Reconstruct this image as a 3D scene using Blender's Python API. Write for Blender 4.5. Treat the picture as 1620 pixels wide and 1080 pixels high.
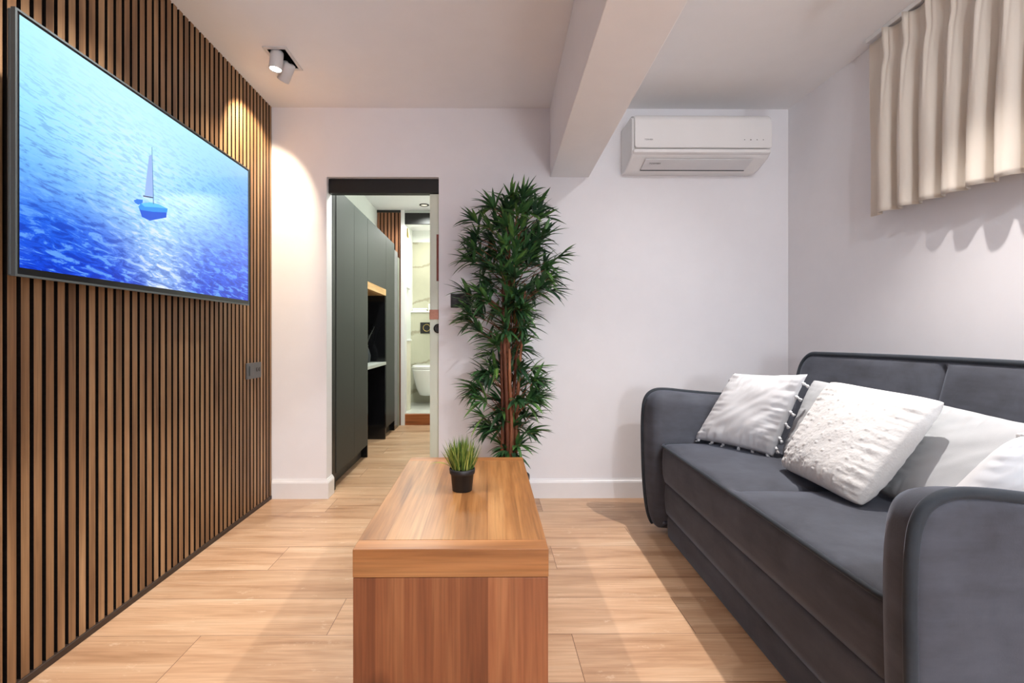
import bpy, bmesh, math, random
from mathutils import Vector, Matrix, noise
random.seed(7)
for o in list(bpy.data.objects): bpy.data.objects.remove(o)
S = bpy.context.scene
COL = S.collection
PI = math.pi
H = 2.43            # ceiling height
CAMH = 1.01

# ------------------------------------------------------------------ camera
cd = bpy.data.cameras.new('camera'); cam = bpy.data.objects.new('camera', cd); COL.objects.link(cam)
cam.location = (0, 0, CAMH); cam.rotation_euler = (PI/2, 0, math.radians(-0.44))
cd.sensor_width = 36; cd.lens = 755/1620*36
cd.shift_x = (810-778)/1620; cd.shift_y = (531-540)/1620
cd.clip_start = 0.02
S.camera = cam

# ------------------------------------------------------------------ world, view
w = bpy.data.worlds.new('world'); S.world = w; w.use_nodes = True
w.node_tree.nodes['Background'].inputs[0].default_value = (0.35, 0.5, 0.9, 1)
w.node_tree.nodes['Background'].inputs[1].default_value = 0.3
S.view_settings.view_transform = 'Standard'; S.view_settings.look = 'None'
S.view_settings.gamma = 1; S.view_settings.use_curve_mapping = False
S.view_settings.exposure = 0.22

# ------------------------------------------------------------------ lights
def lamp(name, kind, loc, power, color, target=None, size=0.05, angle=90, blend=0.5):
    l = bpy.data.lights.new(name, kind); o = bpy.data.objects.new(name, l); COL.objects.link(o)
    o.location = loc; l.energy = power; l.color = color
    if kind == 'SPOT':
        l.spot_size = math.radians(angle); l.spot_blend = blend; l.shadow_soft_size = size
    elif kind == 'AREA': l.shape = 'DISK'; l.size = size
    else: l.shadow_soft_size = size
    if target is not None:
        o.rotation_euler = (Vector(target)-Vector(loc)).to_track_quat('-Z', 'Y').to_euler()
    return o
WARM = (1.0, 0.82, 0.60); NEUT = (1.0, 0.94, 0.90); COOL = (0.90, 0.94, 1.0); GREEN = (0.95, 1.0, 0.93)
# two-headed ceiling spots: (centre x, centre y, [(lens point, target, power, angle, blend, colour), ...])
SPOTS = [
 (-1.05, 2.455, [((-1.065, 2.40, 2.352), (-1.16, 2.33, 1.0), 24, 92, 0.6, WARM),
                 ((-1.068, 2.50, 2.350), (-1.345, 2.70, 1.98), 62, 82, 0.45, WARM)]),
 (-1.05, 1.40, [((-1.03, 1.32, 2.335), (-0.96, 1.3, 0.0), 62, 100, 0.9, NEUT),
                ((-1.03, 1.50, 2.335), (-0.98, 1.9, 0.0), 58, 100, 0.9, NEUT)]),
 (1.38, 1.74, [((1.38, 1.66, 2.335), (0.78, 1.45, 0.0), 145, 110, 0.85, NEUT),
               ((1.38, 1.80, 2.335), (0.5, 2.9, 0.2), 18, 90, 0.9, COOL)]),
 (0.95, -0.35, [((0.95, -0.43, 2.335), (0.9, 0.6, 0.0), 20, 140, 0.6, COOL),
                ((0.95, -0.27, 2.335), (0.9, 2.0, 0.6), 50, 120, 0.6, COOL)]),
]
for cx, cy, heads in SPOTS:
    for p, t, pw, an, bl, c in heads:
        d = (Vector(t)-Vector(p)).normalized()
        lamp('spot_light', 'SPOT', Vector(p)+d*0.012, pw, c, t, 0.022, an, bl)
FILL_GLOBE = 60.0        # radiance of the unseen globe lamp added as general fill light
lamp('hall_light', 'SPOT', (-0.693, 5.18, H-0.03), 50, GREEN, (-0.68, 5.1, 0), 0.04, 150, 0.6)
lamp('hall_light', 'SPOT', (-0.60, 3.75, H-0.03), 70, GREEN, (-0.62, 3.8, 0), 0.04, 155, 0.6)
lamp('bathroom_light', 'AREA', (-0.65, 5.95, H-0.06), 8.5, (1.0, 1.0, 0.93), (-0.65, 5.95, 0), 0.3)

# ------------------------------------------------------------------ node helpers
class NT:
    def __init__(s, name):
        m = bpy.data.materials.new(name); m.use_nodes = True
        s.m = m; s.t = m.node_tree; s.n = s.t.nodes; s.l = s.t.links
        s.b = s.n['Principled BSDF']
    def link(s, a, b): s.l.new(a, b)
    def val(s, sock, v):
        if hasattr(v, 'is_output') or isinstance(v, bpy.types.NodeSocket): s.l.new(v, sock)
        else: sock.default_value = v
    def math(s, op, a, b=0.0, c=0.0):
        n = s.n.new('ShaderNodeMath'); n.operation = op
        s.val(n.inputs[0], a); s.val(n.inputs[1], b)
        if len(n.inputs) > 2: s.val(n.inputs[2], c)
        return n.outputs[0]
    def pos(s):
        g = s.n.new('ShaderNodeTexCoord'); return g.outputs['Object']
    def sep(s, v):
        n = s.n.new('ShaderNodeSeparateXYZ'); s.l.new(v, n.inputs[0]); return n.outputs
    def comb(s, x, y, z):
        n = s.n.new('ShaderNodeCombineXYZ')
        for i, q in enumerate((x, y, z)): s.val(n.inputs[i], q)
        return n.outputs[0]
    def mapping(s, v, scale=(1,1,1), loc=(0,0,0), rot=(0,0,0)):
        n = s.n.new('ShaderNodeMapping'); s.l.new(v, n.inputs[0])
        n.inputs['Scale'].default_value = scale; n.inputs['Location'].default_value = loc; n.inputs['Rotation'].default_value = rot
        return n.outputs[0]
    def noise(s, v, scale, detail=4, rough=0.55, dist=0.0, out='Fac'):
        n = s.n.new('ShaderNodeTexNoise'); s.l.new(v, n.inputs['Vector'])
        n.inputs['Scale'].default_value = scale; n.inputs['Detail'].default_value = detail
        n.inputs['Roughness'].default_value = rough; n.inputs['Distortion'].default_value = dist
        return n.outputs[out]
    def white(s, v, out='Value'):
        n = s.n.new('ShaderNodeTexWhiteNoise'); n.noise_dimensions = '3D'; s.l.new(v, n.inputs['Vector']); return n.outputs[out]
    def ramp(s, f, stops, interp='LINEAR'):
        n = s.n.new('ShaderNodeValToRGB'); s.val(n.inputs[0], f); e = n.color_ramp.elements; n.color_ramp.interpolation = interp
        while len(e) < len(stops): e.new(0.5)
        for i, (p, c) in enumerate(stops):
            e[i].position = p; e[i].color = (*c, 1) if len(c) == 3 else c
        return n.outputs[0]
    def mix(s, f, a, b, mode='MIX'):
        n = s.n.new('ShaderNodeMix'); n.data_type = 'RGBA'; n.blend_type = mode
        s.val(n.inputs[0], f)
        s.val(n.inputs[6], a if not isinstance(a, tuple) or len(a) == 4 else (*a, 1))
        s.val(n.inputs[7], b if not isinstance(b, tuple) or len(b) == 4 else (*b, 1))
        return n.outputs[2]
    def bump(s, h, strength=0.2, dist=0.01):
        n = s.n.new('ShaderNodeBump'); n.inputs['Strength'].default_value = strength; n.inputs['Distance'].default_value = dist
        s.l.new(h, n.inputs['Height']); s.l.new(n.outputs[0], s.b.inputs['Normal'])
    def color(s, c): s.val(s.b.inputs['Base Color'], c if not isinstance(c, tuple) or len(c) == 4 else (*c, 1))
    def set(s, **k):
        for a, v in k.items(): s.val(s.b.inputs[a.replace('_', ' ')], v)
        return s

def srgb(r, g, b):
    f = lambda c: (c/255/12.92) if c/255 <= 0.04045 else ((c/255+0.055)/1.055)**2.4
    return (f(r), f(g), f(b))

def plain(name, c, rough=0.5, metal=0.0, var=0.06, scale=6, bump=0.0, bscale=60, spec=0.5):
    t = NT(name); p = t.pos()
    n = t.noise(p, scale, 3)
    t.color(t.ramp(n, [(0.3, tuple(x*(1-var) for x in c)), (0.7, tuple(min(1, x*(1+var)) for x in c))]))
    t.set(Roughness=rough, Metallic=metal); t.b.inputs['Specular IOR Level'].default_value = spec
    if bump: t.bump(t.noise(p, bscale, 3), bump, 0.003)
    return t.m

def emit(name, c, strength):
    t = NT(name); t.color((0.8, 0.8, 0.8)); t.b.inputs['Emission Color'].default_value = (*c, 1)
    t.b.inputs['Emission Strength'].default_value = strength
    return t.m

def wood(name, dark, mid, light, grain='z', stave=0.0, stave_axis='x', vary=0.25, rough=0.45, gscale=1.0, knots=0.0):
    """grain runs along the given axis; staves are glued strips counted along stave_axis"""
    t = NT(name); p = t.pos(); xyz = t.sep(p); ax = {'x': 0, 'y': 1, 'z': 2}
    rnd = None; off = p
    if stave:
        idn = t.math('FLOOR', t.math('DIVIDE', xyz[ax[stave_axis]], stave))
        rnd = t.white(t.comb(idn, 3.7, 1.3)); rcol = t.white(t.comb(idn, 3.7, 1.3), 'Color')
        vm = t.n.new('ShaderNodeVectorMath'); vm.operation = 'MULTIPLY_ADD'
        t.link(rcol, vm.inputs[0]); vm.inputs[1].default_value = (5, 5, 5); t.link(p, vm.inputs[2]); off = vm.outputs[0]
    sc = [26*gscale]*3; sc[ax[grain]] = 1.5*gscale
    m1 = t.mapping(off, tuple(sc))
    n1 = t.noise(m1, 1.0, 6, 0.6, 0.35)
    sc2 = [9*gscale]*3; sc2[ax[grain]] = 0.9*gscale
    n2 = t.noise(t.mapping(off, tuple(sc2)), 1.0, 3, 0.5, 0.8)
    sc3 = [190*gscale]*3; sc3[ax[grain]] = 5*gscale
    n3 = t.noise(t.mapping(off, tuple(sc3)), 1.0, 2, 0.5)
    f = t.math('ADD', t.math('MULTIPLY', n1, 0.45), t.math('MULTIPLY', n2, 0.55))
    c = t.ramp(f, [(0.38, dark), (0.5, mid), (0.62, light)])
    f3 = t.ramp(n3, [(0.35, (0.82, 0.82, 0.82)), (0.6, (1.04, 1.04, 1.04))])
    c = t.mix(1.0, c, f3, 'MULTIPLY')
    if rnd is not None:
        k = t.math('MULTIPLY_ADD', rnd, 2*vary, 1-vary)
        c = t.mix(1.0, c, t.comb(k, t.math('POWER', k, 1.1), t.math('POWER', k, 1.25)), 'MULTIPLY')
    if knots:
        vn = t.n.new('ShaderNodeTexVoronoi'); vn.inputs['Scale'].default_value = knots
        sk = [1, 1, 1]; sk[ax[grain]] = 0.55
        t.link(t.mapping(p, tuple(sk), (0.37, 0.21, 0.13)), vn.inputs['Vector'])
        kn = t.ramp(vn.outputs['Distance'], [(0.03, (0.22, 0.12, 0.07)), (0.11, (1, 1, 1))])
        c = t.mix(0.8, c, kn, 'MULTIPLY')
    t.color(c); t.set(Roughness=rough)
    t.bump(n3, 0.12, 0.001)
    return t.m

# ------------------------------------------------------------------ materials
M = {}
def wallpaint(name, c, rough=0.75):
    t = NT(name); p = t.pos()
    n = t.noise(p, 1.3, 4); n2 = t.noise(p, 9, 3)
    a = t.ramp(n, [(0.3, tuple(x*0.965 for x in c)), (0.7, c)])
    t.color(t.mix(0.35, a, t.ramp(n2, [(0.4, tuple(x*0.97 for x in c)), (0.6, c)])))
    t.set(Roughness=rough); t.b.inputs['Specular IOR Level'].default_value = 0.3
    t.bump(t.noise(p, 14, 5, 0.6), 0.12, 0.006); return t.m
M['wall'] = wallpaint('white_wall_paint', srgb(238, 236, 238))
M['ceil'] = wallpaint('white_ceiling_paint', srgb(244, 243, 243))
M['hallwall'] = wallpaint('hall_wall_paint', srgb(238, 241, 236))
M['white'] = plain('white_gloss_paint', srgb(232, 230, 230), 0.35, var=0.02)
M['plastic'] = plain('white_plastic', srgb(232, 231, 230), 0.22, var=0.015)
M['plastic2'] = plain('matte_white_plastic', srgb(214, 213, 214), 0.4, var=0.02)
M['black'] = plain('matte_black', srgb(14, 12, 12), 0.45, var=0.15)
M['blackgloss'] = plain('black_gloss', (0.006, 0.006, 0.007), 0.12, var=0.1)
M['felt'] = plain('black_felt', (0.008, 0.006, 0.005), 0.95, var=0.3, scale=80, spec=0.1)
M['dkbrown'] = plain('dark_brown_skirting', srgb(52, 38, 30), 0.5, var=0.15)
M['cab'] = plain('dark_grey_green_laminate', srgb(40, 44, 41), 0.55, var=0.03)
M['cabtoe'] = plain('dark_plinth', srgb(52, 50, 47), 0.5, var=0.05)
M['greyframe'] = plain('grey_olive_frame', srgb(128, 130, 116), 0.5, var=0.04)
M['worktop'] = plain('pale_grey_worktop', srgb(186, 190, 184), 0.4, var=0.03)
M['lintel'] = wood('oak_lintel', srgb(170, 122, 70), srgb(205, 158, 100), srgb(222, 180, 122), 'y')
M['stepwood'] = wood('step_riser_wood', srgb(120, 66, 30), srgb(160, 92, 46), srgb(186, 116, 66), 'x')
M['doorleaf'] = plain('pale_green_door_paint', srgb(214, 222, 205), 0.5, var=0.02)
M['copper'] = plain('copper_latch', srgb(178, 128, 108), 0.4, 0.6, var=0.1, scale=60)
M['redbrown'] = plain('red_brown_strip', srgb(128, 66, 50), 0.5, var=0.15, scale=40)
M['brass'] = plain('brushed_brass', srgb(196, 172, 96), 0.35, 0.5, var=0.08)
M['ceramic'] = plain('white_ceramic', srgb(240, 240, 236), 0.12, var=0.01)
M['cream'] = plain('cream_cabinet', srgb(232, 226, 204), 0.4, var=0.03)
M['towel'] = plain('white_towel', srgb(240, 240, 234), 0.95, var=0.03, bump=0.5, bscale=300)
M['slat'] = wood('walnut_slat', srgb(106, 75, 48), srgb(142, 106, 72), srgb(166, 131, 94), 'z', 0.0391, 'y', 0.13, 0.5)
M['tabletop'] = wood('oak_table_top', srgb(126, 82, 46), srgb(164, 113, 66), srgb(184, 136, 86), 'y', 0.094, 'x', 0.13, 0.36, 0.8, knots=3.2)
M['tableband'] = wood('oak_table_edge', srgb(138, 88, 48), srgb(168, 112, 64), srgb(186, 132, 82), 'x', 0, rough=0.42, gscale=0.8, knots=4.0)
M['tablefront'] = wood('oak_table_panel', srgb(122, 70, 42), srgb(148, 90, 56), srgb(172, 114, 74), 'z', 0.074, 'x', 0.14, 0.42, 0.7, knots=2.6)
M['endslat'] = wood('hall_walnut_slat', srgb(110, 66, 44), srgb(142, 92, 64), srgb(160, 112, 82), 'z', 0.045, 'x', 0.1, 0.5)
M['potblack'] = plain('black_pot_plastic', srgb(30, 30, 32), 0.45, var=0.05)
M['soil'] = plain('dark_soil', srgb(40, 30, 22), 0.95, var=0.3, scale=120)
M['stem'] = wood('red_brown_bamboo_stem', srgb(88, 44, 28), srgb(134, 78, 50), srgb(166, 108, 72), 'z', rough=0.6)
M['graphite'] = plain('graphite_metal', srgb(66, 70, 74), 0.4, 0.4, var=0.04)
M['tvframe'] = plain('dark_metal_frame', srgb(88, 96, 98), 0.4, 0.25, var=0.03)
M['bezel'] = plain('black_bezel', (0.004, 0.004, 0.005), 0.3, var=0.1)
M['grey'] = plain('grey_socket_plate', srgb(92, 96, 98), 0.4, 0.3, var=0.06)
M['ink'] = plain('grey_print', srgb(110, 108, 108), 0.6, var=0.02)
M['lens'] = emit('lit_lamp_lens', (1.0, 0.93, 0.82), 14)
M['lensrear'] = emit('lit_lamp_diffuser', (1.0, 0.93, 0.88), 3)
M['lenscool'] = emit('lit_hall_lens', (1.0, 0.85, 0.6), 0.8)

def floor_mat():
    t = NT('oak_plank_floor'); p = t.pos(); x, y, z = t.sep(p)
    W, L = 0.2255, 1.25
    r = t.math('DIVIDE', t.math('SUBTRACT', y, 1.615), W); row = t.math('FLOOR', r)
    c = t.math('DIVIDE', t.math('SUBTRACT', t.math('ADD', x, 0.545), t.math('MULTIPLY', row, 0.3376*L)), L)
    idn = t.math('FLOOR', c)
    fr = t.math('SUBTRACT', r, row); fc = t.math('SUBTRACT', c, idn)
    er = t.math('MULTIPLY', t.math('MINIMUM', fr, t.math('SUBTRACT', 1.0, fr)), W)
    ec = t.math('MULTIPLY', t.math('MINIMUM', fc, t.math('SUBTRACT', 1.0, fc)), L)
    e = t.math('MINIMUM', er, ec)
    seam = t.ramp(t.math('MULTIPLY', e, 200.0), [(0.10, (0, 0, 0)), (0.26, (1, 1, 1))])
    rc = t.white(t.comb(row, idn, 0.5), 'Color'); rv = t.white(t.comb(row, idn, 0.5))
    vm = t.n.new('ShaderNodeVectorMath'); vm.operation = 'MULTIPLY_ADD'
    t.link(rc, vm.inputs[0]); vm.inputs[1].default_value = (9, 9, 9); t.link(p, vm.inputs[2]); q = vm.outputs[0]
    n1 = t.noise(t.mapping(q, (1.3, 15, 1)), 1.0, 6, 0.6, 0.9)
    n2 = t.noise(t.mapping(q, (0.8, 4.5, 1)), 1.0, 3, 0.5, 1.5)
    n3 = t.noise(t.mapping(q, (5, 150, 1)), 1.0, 2, 0.5)
    f = t.math('ADD', t.math('MULTIPLY', n1, 0.62), t.math('MULTIPLY', n2, 0.38))
    col = t.ramp(f, [(0.30, srgb(152, 110, 78)), (0.44, srgb(192, 152, 118)), (0.54, srgb(206, 168, 134)), (0.70, srgb(220, 188, 156))])
    col = t.mix(1.0, col, t.ramp(n3, [(0.3, (0.86, 0.84, 0.82)), (0.62, (1.03, 1.03, 1.03))]), 'MULTIPLY')
    k = t.math('MULTIPLY_ADD', rv, 0.2, 0.88)
    col = t.mix(1.0, col, t.comb(k, t.math('POWER', k, 1.15), t.math('POWER', k, 1.3)), 'MULTIPLY')
    # pale worn scuffs
    sc = t.noise(t.mapping(p, (5, 9, 1)), 1.6, 7, 0.75)
    col = t.mix(t.ramp(sc, [(0.60, (0, 0, 0)), (0.70, (0.55, 0.55, 0.55))]), col, srgb(232, 208, 180))
    col = t.mix(seam, srgb(96, 62, 42), col)
    t.color(col)
    t.set(Roughness=t.math('MULTIPLY_ADD', n1, 0.25, 0.24))
    t.bump(t.math('ADD', t.math('MULTIPLY', seam, 1.0), t.math('MULTIPLY', n3, 0.15)), 0.25, 0.002)
    return t.m
M['floor'] = floor_mat()

def marble(name, base, vein):
    t = NT(name); p = t.pos()
    d = t.noise(p, 1.6, 5, 0.6, 0, 'Color')
    vm = t.n.new('ShaderNodeVectorMath'); vm.operation = 'MULTIPLY_ADD'
    t.link(d, vm.inputs[0]); vm.inputs[1].default_value = (0.5, 0.5, 0.5); t.link(p, vm.inputs[2])
    wv = t.n.new('ShaderNodeTexWave'); wv.bands_direction = 'Z'; t.link(t.mapping(vm.outputs[0], (0.8, 0.8, 1.6), (0, 0, 0.2), (0, 0.5, 0)), wv.inputs['Vector'])
    wv.inputs['Scale'].default_value = 0.55; wv.inputs['Distortion'].default_value = 1.0; wv.inputs['Detail'].default_value = 3
    v = t.ramp(wv.outputs['Fac'], [(0.0, (1, 1, 1)), (0.035, (0, 0, 0))])
    b = t.ramp(t.noise(p, 2.2, 5), [(0.3, tuple(x*0.84 for x in base)), (0.7, base)])
    c = t.mix(t.math('MULTIPLY', v, 0.55), b, vein)
    t.color(c); t.set(Roughness=0.25); return t.m
M['marble'] = marble('grey_green_marble_tile', srgb(192, 190, 168), srgb(126, 114, 90))
M['marblefloor'] = marble('white_marble_tile', srgb(226, 226, 218), srgb(180, 176, 166))

def velvet(name, c, c2):
    t = NT(name); p = t.pos()
    n = t.noise(p, 5.5, 5, 0.6, 0.4)
    n2 = t.noise(t.mapping(p, (3, 3, 14)), 1.5, 4, 0.6)
    t.color(t.ramp(t.math('ADD', t.math('MULTIPLY', n, 0.6), t.math('MULTIPLY', n2, 0.4)), [(0.34, c), (0.66, c2)]))
    t.set(Roughness=0.8); t.b.inputs['Specular IOR Level'].default_value = 0.25
    t.b.inputs['Sheen Weight'].default_value = 0.42; t.b.inputs['Sheen Roughness'].default_value = 0.35
    t.b.inputs['Sheen Tint'].default_value = (*srgb(176, 186, 205), 1)
    t.bump(t.noise(p, 260, 2), 0.12, 0.002); return t.m
M['velvet'] = velvet('charcoal_velvet', srgb(61, 62, 68), srgb(84, 87, 96))
M['piping'] = velvet('charcoal_piping', srgb(42, 46, 51), srgb(56, 61, 67))

def cloth(name, c, bscale=900, bstr=0.15, var=0.03, sheen=0.2, nscale=4):
    t = NT(name); p = t.pos()
    t.color(t.ramp(t.noise(p, nscale, 4), [(0.3, tuple(x*(1-var) for x in c)), (0.7, c)]))
    t.set(Roughness=0.9); t.b.inputs['Specular IOR Level'].default_value = 0.2
    t.b.inputs['Sheen Weight'].default_value = sheen
    t.bump(t.noise(p, bscale, 3), bstr, 0.002); return t.m
M['cotton'] = cloth('white_cotton', srgb(222, 223, 225))
M['linen'] = cloth('pale_grey_linen', srgb(182, 184, 186), 500, 0.2)
M['knit'] = cloth('fluffy_white_knit', srgb(218, 217, 215), 160, 0.5, 0.05, 0.5, 60)

def curtain_mat():
    t = NT('cream_curtain_fabric'); p = t.pos()
    c = srgb(240, 231, 219)
    t.color(t.ramp(t.noise(p, 3, 3), [(0.3, tuple(x*0.97 for x in c)), (0.7, c)]))
    t.set(Roughness=0.85); t.b.inputs['Specular IOR Level'].default_value = 0.2
    tr = t.n.new('ShaderNodeBsdfTranslucent'); tr.inputs[0].default_value = (*srgb(240, 226, 205), 1)
    mx = t.n.new('ShaderNodeMixShader'); mx.inputs[0].default_value = 0.25
    out = t.n['Material Output']
    t.link(t.b.outputs[0], mx.inputs[1]); t.link(tr.outputs[0], mx.inputs[2]); t.link(mx.outputs[0], out.inputs[0])
    t.bump(t.noise(t.mapping(p, (1, 1, 0.3)), 700, 2), 0.1, 0.001)
    return t.m
M['curtain'] = curtain_mat()

def leaf_mat(name, stops, rough=0.42):
    t = NT(name); a = t.n.new('ShaderNodeAttribute'); a.attribute_name = 'tone'
    n = t.noise(t.pos(), 25, 2)
    f = t.math('MULTIPLY_ADD', t.math('SUBTRACT', n, 0.5), 0.35, a.outputs['Fac'])
    t.color(t.ramp(f, stops)); t.set(Roughness=rough)
    t.b.inputs['Specular IOR Level'].default_value = 0.4
    return t.m
M['leaf'] = leaf_mat('bamboo_leaf', [(0.0, srgb(34, 64, 42)), (0.4, srgb(64, 106, 58)), (0.75, srgb(106, 146, 70)), (1.0, srgb(148, 166, 82))])
M['grass'] = leaf_mat('grass_blade', [(0.0, srgb(44, 70, 28)), (0.45, srgb(98, 132, 50)), (1.0, srgb(190, 190, 100))], 0.5)
M['dryleaf'] = plain('dark_dried_leaf', srgb(56, 58, 56), 0.7)

def screen_mat():
    t = NT('television_picture')
    uvn = t.n.new('ShaderNodeUVMap'); uvn.uv_map = 'UVMap'
    u, v, _ = t.sep(uvn.outputs[0])
    # perspective of the water: far at the top
    den = t.math('ADD', t.math('MULTIPLY', v, 1.0), 0.30)
    inv = t.math('SUBTRACT', 1.45, v)
    wx = t.math('MULTIPLY', t.math('ADD', t.math('SUBTRACT', u, 0.5), t.math('MULTIPLY', v, 0.25)), t.math('DIVIDE', 9.0, inv))
    wy = t.math('DIVIDE', 22.0, inv)
    wv = t.comb(t.math('DIVIDE', t.math('MULTIPLY', u, 7.0), inv), t.math('MULTIPLY_ADD', t.math('LOGARITHM', inv, 2.718), -24.0, t.math('MULTIPLY', u, 2.2)), 0.0)
    # smaller waves far away
    far = t.comb(t.math('MULTIPLY', u, 24.0), t.math('MULTIPLY_ADD', v, 70.0, t.math('MULTIPLY', u, 8.0)), 0.0)
    near = t.comb(t.math('MULTIPLY', u, 15.0), t.math('MULTIPLY_ADD', v, 34.0, t.math('MULTIPLY', u, 5.5)), 0.0)
    nf = t.noise(far, 1.0, 5, 0.6, 0.5); nn = t.noise(near, 1.0, 7, 0.68, 0.8)
    wave = t.n.new('ShaderNodeMix'); wave.data_type = 'FLOAT'
    t.link(t.math('MULTIPLY', t.math('SUBTRACT', v, 0.1), 1.6), wave.inputs[0]); t.link(nn, wave.inputs[2]); t.link(nf, wave.inputs[3])
    wave = wave.outputs[0]
    # tone: left-top pale cyan, right periwinkle, bottom deep blue
    base = t.ramp(v, [(0.0, srgb(14, 66, 214)), (0.22, srgb(34, 98, 226)), (0.42, srgb(104, 176, 248)), (0.66, srgb(146, 222, 253)), (1.0, srgb(166, 236, 254))])
    right = t.ramp(v, [(0.0, srgb(10, 50, 205)), (0.35, srgb(62, 108, 240)), (0.65, srgb(104, 158, 248)), (1.0, srgb(158, 206, 252))])
    base = t.mix(t.ramp(u, [(0.4, (0, 0, 0)), (1.0, (1, 1, 1))]), base, right)
    uc = t.math('MULTIPLY_ADD', v, -0.17, 0.47)
    gw = t.math('MULTIPLY_ADD', v, 0.30, 0.095)
    g = t.math('DIVIDE', t.math('SUBTRACT', u, uc), gw)
    glare = t.math('EXPONENT', t.math('MULTIPLY', t.math('MULTIPLY', g, g), -1.0))
    col = t.mix(t.math('MULTIPLY', glare, t.math('MULTIPLY_ADD', v, 0.40, 0.45)), base, srgb(190, 236, 254))
    # bright crests and dark troughs fading upward
    fade = t.math('POWER', t.math('MAXIMUM', t.math('SUBTRACT', 1.0, v), 0.0), 0.8)
    hi = t.ramp(wave, [(0.52, (0, 0, 0)), (0.575, (1, 1, 1))])
    lo = t.ramp(wave, [(0.42, (1, 1, 1)), (0.485, (0, 0, 0))])
    hcol = t.mix(glare, srgb(126, 196, 250), srgb(222, 230, 253))
    col = t.mix(t.math('MULTIPLY', hi, t.math('MULTIPLY', fade, t.math('MULTIPLY_ADD', glare, 0.45, 0.52))), col, hcol)
    col = t.mix(t.math('MULTIPLY', lo, t.math('MULTIPLY', fade, t.math('MULTIPLY_ADD', glare, -0.2, 0.72))), col, srgb(14, 46, 168))
    t.color((0.004, 0.004, 0.006)); t.set(Roughness=0.12)
    t.link(col, t.b.inputs['Emission Color']); t.b.inputs['Emission Strength'].default_value = 1.0
    return t.m
M['screen'] = screen_mat()
def pic(name, c):
    t = NT(name); t.color((0.004, 0.004, 0.006)); t.b.inputs['Emission Color'].default_value = (*c, 1); t.b.inputs['Emission Strength'].default_value = 1.0
    return t.m

# ------------------------------------------------------------------ mesh helpers
def obj(name, bm, mat, parent=None, smooth=False, bevel=0.0, sub=0, seg=2):
    me = bpy.data.meshes.new(name)
    bmesh.ops.recalc_face_normals(bm, faces=bm.faces)
    bm.to_mesh(me); bm.free()
    o = bpy.data.objects.new(name, me); COL.objects.link(o)
    for m in (mat if isinstance(mat, (list, tuple)) else [mat]): me.materials.append(m)
    if parent is not None: o.parent = parent
    if smooth:
        for p in me.polygons: p.use_smooth = True
    if bevel:
        b = o.modifiers.new('bevel', 'BEVEL'); b.width = bevel; b.segments = seg; b.limit_method = 'ANGLE'
        b.angle_limit = math.radians(40)
        for p in me.polygons: p.use_smooth = True
        wn = o.modifiers.new('wn', 'WEIGHTED_NORMAL'); wn.keep_sharp = False
    if sub:
        s = o.modifiers.new('sub', 'SUBSURF'); s.levels = sub; s.render_levels = sub
    return o

def tag(o, label, cat, group=None):
    o['label'] = label; o['category'] = cat
    if group: o['group'] = group
    return o
def thing(name, label, cat, loc=(0, 0, 0), rz=0, group=None):
    o = bpy.data.objects.new(name, None); COL.objects.link(o); o.location = loc; o.rotation_euler = (0, 0, rz)
    o.empty_display_size = 0.05
    return tag(o, label, cat, group)
def struct(name, bm, mat, parent=None, bevel=0, label=None):
    o = obj(name, bm, mat, parent, bevel=bevel)
    if parent is None: o['kind'] = 'structure'
    if label: o['label'] = label
    return o

def box(bm, x0, x1, y0, y1, z0, z1):
    vs = [bm.verts.new(p) for p in ((x0,y0,z0),(x1,y0,z0),(x1,y1,z0),(x0,y1,z0),(x0,y0,z1),(x1,y0,z1),(x1,y1,z1),(x0,y1,z1))]
    for f in ((0,3,2,1),(4,5,6,7),(0,1,5,4),(1,2,6,5),(2,3,7,6),(3,0,4,7)): bm.faces.new([vs[i] for i in f])
    return bm
def B(*a):
    bm = bmesh.new()
    if isinstance(a[0], (tuple, list)):
        for q in a: box(bm, *q)
    else: box(bm, *a)
    return bm
def loft(bm, rings, cap=True, closed=True):
    R = [[bm.verts.new(p) for p in r] for r in rings]
    n = len(R[0])
    for a, b in zip(R[:-1], R[1:]):
        for i in range(n if closed else n-1):
            j = (i+1) % n
            bm.faces.new((a[i], a[j], b[j], b[i]))
    if cap:
        bm.faces.new(R[0][::-1]); bm.faces.new(R[-1])
    return R
def frame_of(d):
    d = d.normalized(); up = Vector((0, 0, 1)) if abs(d.z) < 0.95 else Vector((1, 0, 0))
    a = d.cross(up).normalized(); b = a.cross(d).normalized(); return a, b
def tube(bm, pts, r, n=8, cap=True):
    pts = [Vector(p) for p in pts]; rr = r if isinstance(r, (list, tuple)) else [r]*len(pts)
    rings = []; pa = None
    for i, p in enumerate(pts):
        d = (pts[min(i+1, len(pts)-1)]-pts[max(i-1, 0)])
        if pa is None: a, b = frame_of(d)
        else:
            dn = d.normalized(); a = (pa - dn*pa.dot(dn)).normalized(); b = a.cross(dn).normalized()
        pa = a
        rings.append([p + (a*math.cos(2*PI*k/n)+b*math.sin(2*PI*k/n))*rr[i] for k in range(n)])
    loft(bm, rings, cap)
    return bm
def lathe(bm, prof, c=(0, 0), n=32, axis=None, origin=None):
    rings = []
    for r, z in prof:
        if axis is None: rings.append([(c[0]+r*math.cos(2*PI*k/n), c[1]+r*math.sin(2*PI*k/n), z) for k in range(n)])
        else:
            a, b = frame_of(axis); o = Vector(origin)+axis.normalized()*z
            rings.append([o+(a*math.cos(2*PI*k/n)+b*math.sin(2*PI*k/n))*r for k in range(n)])
    loft(bm, rings, True)
    return bm
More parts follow.
